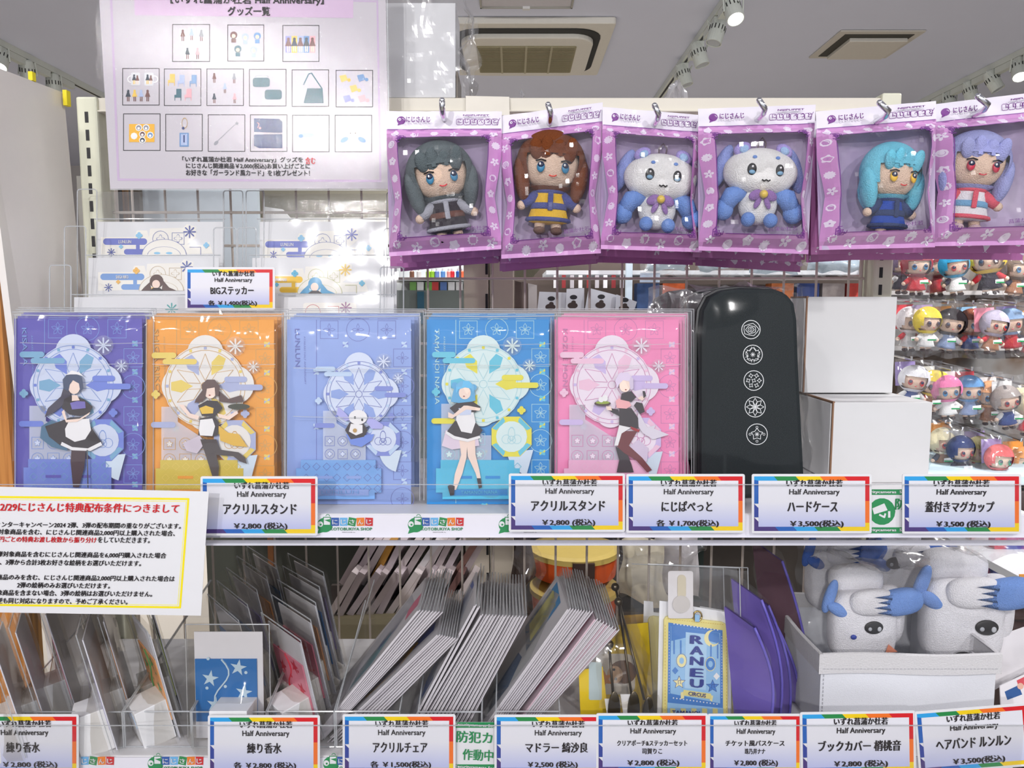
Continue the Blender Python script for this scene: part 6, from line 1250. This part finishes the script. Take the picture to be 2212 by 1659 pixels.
rown = ('top', 'second', 'third', 'bottom')
for ri, (y, L) in enumerate(rows):
    for k, (x, hc) in enumerate(L):
        rn = random.Random(ri * 17 + k); Y = 1.86 + rn.uniform(-.05, .05); yy = y + k * (2 if ri < 2 else 9) + rn.uniform(-5, 5)
        hgt = (100 if not (ri == 0 and k == 4) else 118) * Y / 1640
        pos = P(x, yy + 88, Y + .01)
        dc = rn.choice([(200, 60, 70), (60, 80, 140), (235, 235, 235), (50, 46, 60), (150, 170, 210), (170, 120, 90)]); oth = ('far left', 'second', 'third', 'fourth', 'fifth', 'sixth', 'last')[k]
        plush_person('small_doll', pos, hgt, hc, dc, rn.choice([(240, 240, 240), (220, 60, 70), (60, 60, 80)]), '%s haired small doll, %s along the %s row at the right' % (cn(hc), oth, rown[ri]), 'small dolls on the right rack', eye=rn.choice([(60, 130, 180), (90, 60, 50), (60, 150, 110), (180, 60, 60)]), yaw=rn.uniform(-.5, .3), tilt=rn.uniform(-.15, .15), mini=True)
        t = thing('doll_bag', 'clear bag around the %s haired doll, %s in the %s row' % (cn(hc), oth, rown[ri]), 'packaged doll', P(x, yy - 20, Y), 'small bags on the right rack')
        s_ = Surf(Y, 0, 1.3, rn.uniform(-.25, .1), P(x, yy, Y).x); x0, x1, y0, y1 = x - 30, x + 32, yy - 26, yy + 96
        bc = rn.choice([(226, 60, 70), (240, 160, 60), (170, 150, 210), (150, 200, 235), (245, 150, 170), (230, 230, 230), hc])
        b = MB(s_); b.slab([(x0 + 12, y0 + 14), (x1 - 6, y0 + 12), (x1 - 5, y0 + 66), (x0 + 13, y0 + 66)], .001, M(bc, .5), off=-.03); b.build('backing_card', t)
        b = MB(s_); b.slab([(x - 4, yy + 56), (x + 14, yy + 54), (x + 14, yy + 62), (x - 4, yy + 64)], .0006, FW, off=.028); b.rect(x - 4, yy + 60, x + 14, yy + 63, GR, 190); b.build('price_sticker', t)
        b = MB(); b.grid(crumple(lambda u, v: s_.pt(x0 + u * (x1 - x0), y0 + v * (y1 - y0), .028 * math.sin(u * 3.14) * min(1, v * 3)), .010, 30, x + y), 12, 14, FILM(haze=.05, gl=.06, rough=.12, bump=1.0, scale=20, dist=.006)); b.build('clear_bag', t)
        t = thing('display_rod', 'chrome rod holding the %s haired doll bag, %s in the %s row' % (cn(hc), oth, rown[ri]), 'hook', P(x, yy - 22, 2.0), 'chrome rods on the right rack')
        b = MB(); a = P(x, yy - 20, Y); a.y = Y - .015; e_ = Vector((a.x, 2.046, a.z + .01)); b.tube([a + Vector((0, 0, .008)), a, e_], .0028, CHROME, 6); b.build('rod', t)
# ------------------------------------------------------------------ the unit behind the grid
BG_ = M((214, 204, 188), .5, .03); DGY = M((70, 74, 66), .6, .15, scale=5); SHW = M((220, 222, 226), .4)
def U(x0, x1, Y, y0, y1, m, dp=.01, b=None):
    b.bx(xpx(x0, Y, (y0 + y1) / 2), xpx(x1, Y, (y0 + y1) / 2), Y, Y + dp, zpx(y1, Y), zpx(y0, Y), m)
t = thing('rear_gondola', 'second cream shelf unit standing behind the wire grid', 'shelf unit', (0, 1.5, 0))
for x0, x1 in ((1003, 1056), (1059, 1110)):
    b = MB(); b.bx(xpx(x0, 1.36), xpx(x1, 1.36), 1.36, 1.44, 0, zpx(545, 1.36), BG_); p = b.build('upright', t, bevel=.002)
    xc = xpx(1052 if x0 == 1003 else 1064, 1.36)
    b = MB()
    for i in range(14): z = zpx(556, 1.36) - i * .064; b.bx(xc - .0022, xc + .0022, 1.3592, 1.3598, z - .030, z, BLACK)
    b.build('slot_holes', p, kind='stuff')
b = MB(); b.bx(xpx(700, 1.45), xpx(1003, 1.45), 1.45, 1.47, .3, zpx(1330, 1.45), M((150, 140, 108), .6)); b.bx(xpx(1110, 1.45), xpx(1480, 1.45), 1.45, 1.47, .3, zpx(1330, 1.45), M((120, 108, 84), .6)); b.build('lower_fascia', t)
b = MB(); b.bx(xpx(430, 1.62), xpx(1003, 1.62), 1.62, 1.64, .2, zpx(1120, 1.62), DGY); b.build('dark_back_panel', t)
b = MB(); b.bx(xpx(1110, 1.62), xpx(1900, 1.62), 1.62, 1.64, .2, zpx(1100, 1.62), M((58, 50, 44), .6, .3, scale=8)); b.build('brown_back_panel', t)
b = MB(); b.bx(xpx(566, 1.55), xpx(578, 1.55), 1.55, 1.56, .3, zpx(1120, 1.55), M((160, 100, 50), .4)); b.build('brown_strip', t)
b = MB(); b.bx(xpx(430, 1.46), xpx(2200, 1.46), 1.46, 1.9, zpx(1090, 1.46) - .02, zpx(1090, 1.46), SHW); b.build('middle_shelf', t)
# packets seen through the grid, below
PC = [M(c, .4) for c in ((226, 214, 214), (200, 186, 188), (214, 200, 206), (150, 110, 100), (232, 228, 230), (206, 150, 60), (120, 84, 80))]
for i in range(26):
    rn = random.Random(i + 50); row = i // 13; k = i % 13; lean = rn.uniform(.45, .6)
    Y = 1.30 + .035 * row + .002 * k; x = 712 + k * 21 + row * 26; y1 = 1330 if row == 0 else 1262; hpx = 92
    B = P(x, y1, Y); A = P(x + hpx * math.tan(lean), y1 - hpx, Y)
    t = thing('leaning_packet', '%s packet in the %s row of packets seen through the grid' % (ORD[k], ('nearer', 'farther')[row]), 'packet', B, 'pale packets seen through the grid behind the fans')
    D = Vector((0.01, .10, .0)); n_ = D.cross(A - B).normalized() * .0058
    b = MB(); b.add([p + n_ for p in (B, A, A + D, B + D)] + [p - n_ for p in (B, A, A + D, B + D)], [(0, 1, 2, 3), (7, 6, 5, 4), (0, 4, 5, 1), (1, 5, 6, 2), (2, 6, 7, 3), (3, 7, 4, 0)], PC[(i * 5 + row * 2) % 7 if k % 4 == 3 else (i % 3)]); b.build('packet', t)
    b = MB(); b.face([B + n_ * 1.8, A + n_ * 1.8, A + n_ * 1.8 + D, B + D + n_ * 1.8], CRINKLE); b.build('clear_sleeve', t)
t = thing('packet_rack', 'shelf under the pale packets seen through the grid', 'shelf', P(850, 1335, 1.3)); b = MB(); b.bx(xpx(700, 1.29), xpx(1003, 1.29), 1.29, 1.449, zpx(1335, 1.29) - .012, zpx(1335, 1.29) - .001, M((160, 150, 118), .5)); b.build('board', t)
b = MB(); b.bx(xpx(704, 1.40), xpx(1000, 1.40), 1.40, 1.41, zpx(1334, 1.40), zpx(1265, 1.40), M((70, 60, 54), .5)); b.build('step', t)
# orange and yellow tubs
OR = M((226, 92, 34), .35); YT = M((222, 196, 110), .35)
for i, (x, y, Y, lb) in enumerate(((1240, 1180, 1.36, 'upper round tub with orange side and yellow lid behind the grid'), (1240, 1262, 1.33, 'lower round tub, orange and yellow, behind the third fan'))):
    r = 100 * Y / 1640; c = P(x, y + 56, Y + .06); t = thing('round_tub', lb, 'tub', c, 'orange and yellow tubs behind the grid')
    h = 60 * Y / 1640
    b = MB(); b.lathe([(r * .92, 0), (r * .96, h * .02), (r, h * .75), (r * .98, h * .78)], OR, c=c, n=30); b.build('tub_body', t, smooth=False)
    b = MB(); b.lathe([(r * .98, h * .78), (r * 1.04, h * .80), (r * 1.04, h * 1.0), (r * .9, h * 1.06)], YT, c=c, n=30); b.build('lid', t)
    b = MB(); b.box((c.x + .01, c.y - r * 1.0, c.z + h * .5), (.04, .012, h * .9), M((70, 50, 44), .4)); b.build('dark_label', t)
for i, (x0, x1, y0, y1, Y, c, lb) in enumerate(((1330, 1440, 1172, 1300, 1.30, (226, 216, 190), 'crumpled clear bag of cream goods behind the stirrers'), (1420, 1500, 1165, 1290, 1.36, (214, 210, 214), 'crumpled clear bag of pale goods behind the ticket case'), (1110, 1160, 1168, 1330, 1.34, (70, 56, 50), 'dark narrow package beside the cream uprights'))):
    t = thing('crumpled_bag', lb, 'bag', P((x0 + x1) / 2, y1, Y), 'crumpled bags behind the grid'); s_ = Surf(Y)
    b = MB(); b.grid(crumple(lambda u, v: s_.pt(x0 + u * (x1 - x0), y0 + v * (y1 - y0), .03 * math.sin(u * 3.14) * math.sin(v * 3.14)), .03, 14, i * 5), 16, 16, M(c, .5, .2)); b.build('contents', t, smooth=True)
    b = MB(); b.grid(crumple(lambda u, v: s_.pt(x0 - 8 + u * (x1 - x0 + 16), y0 - 8 + v * (y1 - y0), .012 + .03 * math.sin(u * 3.14) * math.sin(v * 3.14)), .03, 20, i * 5 + 2), 16, 16, CRINKLE); b.build('clear_bag', t)
b = MB(); b.bx(xpx(1488, 1.4), xpx(1530, 1.4), 1.4, 1.45, zpx(1300, 1.4), zpx(1168, 1.4), M((26, 44, 40), .5)); b.build('dark_green_box', label='dark green box edge behind the purple book covers', cat='box')
# upper background through the grid
t = thing('bottle_cabinet', 'grey green cabinet below the coloured bottles seen through the grid', 'cabinet', (xpx(935, 1.9), 1.95, 0))
b = MB(); b.bx(xpx(840, 1.9), xpx(1010, 1.9), 1.9, 2.2, .3, zpx(627, 1.9), M((104, 112, 108), .5)); b.build('body', t)
b = MB(); b.bx(xpx(904, 1.895), xpx(918, 1.895), 1.892, 1.8998, zpx(700, 1.895), zpx(630, 1.895), M((40, 84, 104), .4)); b.build('blue_strip', t)
b = MB(); b.bx(xpx(840, 1.93), xpx(1010, 1.93), 1.93, 2.2, zpx(606, 1.93), zpx(603, 1.93), SHW); b.bx(xpx(840, 2.2), xpx(1010, 2.2), 2.2, 2.21, zpx(627, 2.2), zpx(520, 2.2), M((196, 200, 200), .5)); b.build('bottle_shelf', t)
for i, (x, c, nm) in enumerate(((890, (120, 80, 60), 'brown'), (905, (220, 214, 210), 'clear'), (925, (160, 200, 60), 'lime'), (934, (140, 190, 50), 'green'), (944, (110, 130, 190), 'periwinkle'), (957, (90, 140, 200), 'blue'), (970, (236, 150, 140), 'salmon'), (977, (210, 40, 50), 'red'), (990, (40, 90, 170), 'deep blue'), (999, (240, 110, 70), 'orange'))):
    t = thing('bottle', nm + ' bottle in the row seen through the grid', 'bottle', P(x, 603, 1.97), 'coloured bottles seen through the grid'); w_ = 5 * 1.97 / 1640
    c0 = P(x, 603, 1.97); h = 22 * 1.97 / 1640
    b = MB(); b.lathe([(w_, .0005), (w_, h * .7), (w_ * .5, h * .8)], M(c, .3), c=c0, n=12); b.build('glass_body', t)
    b = MB(); b.lathe([(w_ * .5, h * .8), (w_ * .5, h)], FW, c=c0, n=12); b.build('cap', t)
for i, (x, c, nm) in enumerate(((892, (120, 170, 90), 'green'), (908, (232, 232, 232), 'white'), (926, (110, 170, 80), 'leaf green'), (940, (200, 60, 60), 'red'), (958, (90, 120, 180), 'blue'), (975, (232, 230, 232), 'pearl white'), (992, (230, 226, 226), 'cream'))):
    s_ = Surf(1.94); b = MB(s_); b.slab([(x - 7, 609), (x + 7, 609), (x + 7, 627), (x - 7, 627)], .008, M(c, .4)); b.build('small_packet', label=nm + ' small packet standing on the grey green cabinet', cat='packet', group='small packets on the cabinet')
t = thing('rear_display', 'white shelf unit with dark goods seen through the grid on the right', 'shelf unit', (xpx(1500, 2.0), 2.1, 0))
b = MB()
U(1110, 1905, 2.30, 470, 760, M((72, 60, 54), .6, .3, scale=6), .02, b); b.build('dark_back', t)
b = MB(); U(1180, 1900, 2.02, 584, 593, SHW, .25, b); b.build('upper_board', t)
b = MB(); U(1110, 1900, 2.02, 676, 690, SHW, .25, b); b.build('lower_board', t)
b = MB(); U(1353, 1366, 1.98, 470, 760, M((205, 220, 232), .4), .02, b); b.build('white_post', t)
for i in range(9):
    x = 1196 + i * 18; b = MB(); U(x, x + 8, 2.0, 594, 622, (FW, M((150, 40, 44), .5), SGY)[i % 3], .01, b); b.build('hang_tag', label=('white', 'red', 'grey')[i % 3] + ' slim hanging tag, ' + ORD[i] + ' in the row behind the grid', cat='tag', group='slim hanging tags')
for i, (q, lb) in enumerate((([(1165, 630), (1225, 632), (1222, 676), (1160, 676)], 'flat sleeve with a dark print, left of the row behind the grid'), ([(1224, 624), (1262, 622), (1262, 676), (1222, 676)], 'white flat sleeve second in the row behind the grid'), ([(1272, 622), (1334, 638), (1326, 676), (1262, 676)], 'tilted white sleeve with two dark prints behind the grid'), ([(1332, 636), (1376, 652), (1368, 676), (1328, 676)], 'small tilted sleeve at the end of the row behind the grid'))):
    s_ = Surf(1.72 - i * .004); t = thing('art_sleeve', lb, 'card sleeve', s_.pt(q[0][0], 676), 'white card sleeves behind the grid'); b = MB(s_); b.slab(q, .002, M((222, 226, 236), .4)); b.build('card', t)
    b = MB(s_); cx, cy = (q[0][0] + q[1][0]) / 2, (q[0][1] + 676) / 2; b.disc(cx - 6, cy + 10, 11, M((70, 58, 56), .5), 2, 7); b.disc(cx - 4, cy - 8, 8, M((40, 40, 46), .5), 2, 5); b.disc(cx - 4, cy + 3, 5, M((70, 58, 56), .5), 2, 4); b.build('print', t)
t = thing('sleeve_table', 'low board under the white sleeves behind the grid', 'table', P(1240, 690, 1.72)); b = MB(); b.bx(xpx(1112, 1.70), xpx(1400, 1.70), 1.70, 1.85, zpx(677, 1.7) - .02, zpx(677, 1.7) - .0005, M((150, 144, 138), .5)); b.build('board', t)
for i, (x0, x1, y0, c) in enumerate(((1112, 1126, 606, (80, 66, 62)), (1127, 1140, 608, (110, 96, 92)), (1141, 1160, 612, (206, 200, 200)))):
    s_ = Surf(1.71); b = MB(s_); b.slab([(x0, y0), (x1, y0 + 4), (x1, 676), (x0, 676)], .05, M(c, .5)); b.build('upright_folder', label=('dark', 'brown', 'pale')[i] + ' upright folder beside the cream uprights behind the grid', cat='folder', group='upright folders')
s_ = Surf(1.6); b = MB(s_); b.slab([(1112, 572), (1180, 566), (1150, 600), (1112, 598)], .02, M((110, 108, 90), .5)); b.build('shelf_bracket', label='grey green shelf bracket beside the cream uprights', cat='bracket')
for i, (x, c) in enumerate(((1400, (60, 90, 140)), (1455, (226, 100, 40)), (1690, (200, 110, 50)), (1745, (40, 60, 120)), (1800, (160, 150, 146)), (1855, (196, 70, 60)))):
    b = MB(); U(x - 24, x + 24, 2.08, 612, 676, M(c, .5, .4, scale=60), .05, b); b.build('packed_goods', label=('blue', 'orange', 'ochre', 'navy', 'grey', 'red')[i] + ' packed goods on the far shelf seen through the grid', cat='package', group='packed goods on the far shelf')
for i, (x0, x1) in enumerate(((1390, 1480), (1500, 1600), (1620, 1720), (1740, 1860))):
    s_ = Surf(1.98 - i * .002); t = thing('clear_goods_bag', 'shiny clear bag %s on the upper far shelf' % ('at the left end', 'second from the left', 'second from the right', 'at the right end')[i], 'bag', s_.pt((x0 + x1) / 2, 584), 'shiny bags on the upper far shelf')
    b = MB(); b.grid(crumple(lambda u, v: s_.pt(x0 + u * (x1 - x0), 556 + v * 30, .02 * math.sin(v * 3)), .02, 20, i), 14, 8, M((160, 178, 190), .2, .4, scale=30)); b.build('contents', t, smooth=True)
    b = MB(); b.grid(crumple(lambda u, v: s_.pt(x0 - 5 + u * (x1 - x0 + 10), 552 + v * 46, .035 * math.sin(v * 3)), .02, 30, i + 7), 14, 8, CRINKLE); b.build('clear_film', t)
b = MB(Surf(2.0)); b.slab([(1383, 590), (1426, 590), (1425, 610), (1382, 610)], .002, M((190, 205, 225), .5)); b.build('small_card', label='small pale price card on the upper far shelf edge', cat='card')
# behind the sticker trays
t = thing('rear_panel_unit', 'pale panels and brown columns seen above the sticker trays', 'partition', (xpx(500, 2.3), 2.4, 0))
b = MB(); U(310, 560, 2.2, 380, 700, M((186, 196, 204), .5), .02, b); b.build('pale_panel', t)
b = MB(); U(238, 262, 2.1, 380, 700, M((50, 44, 36), .5), .02, b); b.build('dark_column', t)
b = MB(); U(250, 284, 2.12, 380, 700, WD2, .02, b); b.build('wood_column', t)
b = MB(); U(284, 306, 2.1, 380, 700, M((74, 62, 44), .5), .02, b); b.build('brown_column', t)
b = MB(); U(560, 870, 2.4, 380, 470, M((112, 108, 94), .6), .02, b); U(180, 240, 2.4, 380, 900, M((190, 186, 176), .6), .02, b); U(560, 1000, 2.4, 470, 760, M((200, 198, 190), .6), .02, b); b.build('far_board', t)
b = MB(); b.slab([(568, 446), (610, 452), (628, 472), (620, 480), (568, 478)], .01, M((205, 205, 205), .5), surf=Surf(2.3)); b.build('slanted_panel', t)
# far right goods beside the basket
t = thing('side_shelf', 'far shelf edge with an orange strip right of the basket', 'shelf', P(2200, 1240, 1.35))
b = MB(); X = xpx(2150, 1.4); b.bx(X, X + .4, 1.30, 1.7, zpx(1262, 1.3), zpx(1245, 1.3), SHW); b.build('board', t)
b = MB(); b.bx(X, X + .4, 1.2985, 1.2998, zpx(1260, 1.3), zpx(1240, 1.3), M((236, 160, 60), .5)); b.build('orange_strip', t)
b = MB(); b.bx(xpx(1480, 1.75), xpx(2400, 1.75), 1.73, 1.75, 0, zpx(1060, 1.75), M((60, 44, 42), .6, .3, scale=8)); b.build('dark_back_board', t)
b = MB(); b.bx(xpx(2120, 1.5), xpx(2166, 1.5), 1.5, 1.52, zpx(1245, 1.5), zpx(1160, 1.5), M((222, 212, 214), .4, kind='blotch', c2=(220, 160, 160), scale=30)); b.build('pale_poster_pack', label='pale pink printed pack beyond the right headband', cat='pack')
b = MB(); b.bx(xpx(2172, 1.45), xpx(2260, 1.45), 1.45, 1.47, zpx(1245, 1.45), zpx(1160, 1.45), M((200, 40, 70), .4, kind='blotch', c2=(40, 60, 160), scale=24)); b.build('red_blue_pack', label='red and blue printed pack at the right edge under the upper shelf', cat='pack')
for i in range(3):
    y = 1300 + i * 26; b = MB(); a = P(2100, y, 1.35); d = P(2260, y + 6, 1.35); b.tube([a, (a + d) / 2 + Vector((0, 0, .003)), d], .011, M((62, 40, 38), .3), 12); b.build('dark_roll', label=('top', 'middle', 'bottom')[i] + ' dark brown roll stacked right of the basket', cat='roll', group='dark rolls right of the basket', smooth=True)
for i in range(8):
    s_ = Surf(.93 + .012 * i, R(12), Z2); q = [(2152 + i * 7, 1376 - i * 2), (2226 + i * 7, 1350), (2230 + i * 7, 1440), (2150 + i * 4, 1490 - i * 5)]
    b = MB(s_); b.slab(q, .0016, (SWH, SGY)[i % 2]); b.build('white_sleeve', label=('frontmost white sleeve leaning right of the basket' if i == 0 else 'white sleeve right of the basket, ' + ORD[i] + ' from the front'), cat='card sleeve', group='white sleeves right of the basket')
s_ = Surf(.885, R(10), Z2); t = thing('printed_sleeve', 'white sleeve with red and blue print low beside the basket corner', 'card sleeve', s_.pt(2190, 1560)); t.location.z = Z2; ORG[t] = Vector(t.location)
b = MB(s_); b.slab([(2160, 1482), (2250, 1440), (2250, 1596), (2166, 1596)], .0016, SWH); b.build('card', t)
b = MB(s_); b.poly([(2170, 1494), (2200, 1480), (2208, 1500), (2176, 1512)], M((50, 90, 150), .5), 1); b.poly([(2196, 1470), (2212, 1462), (2212, 1480), (2200, 1482)], M((214, 80, 90), .5), 1); b.disc(2204, 1482, 7, M((230, 180, 160), .5), 2); b.build('print', t)
fit_text()
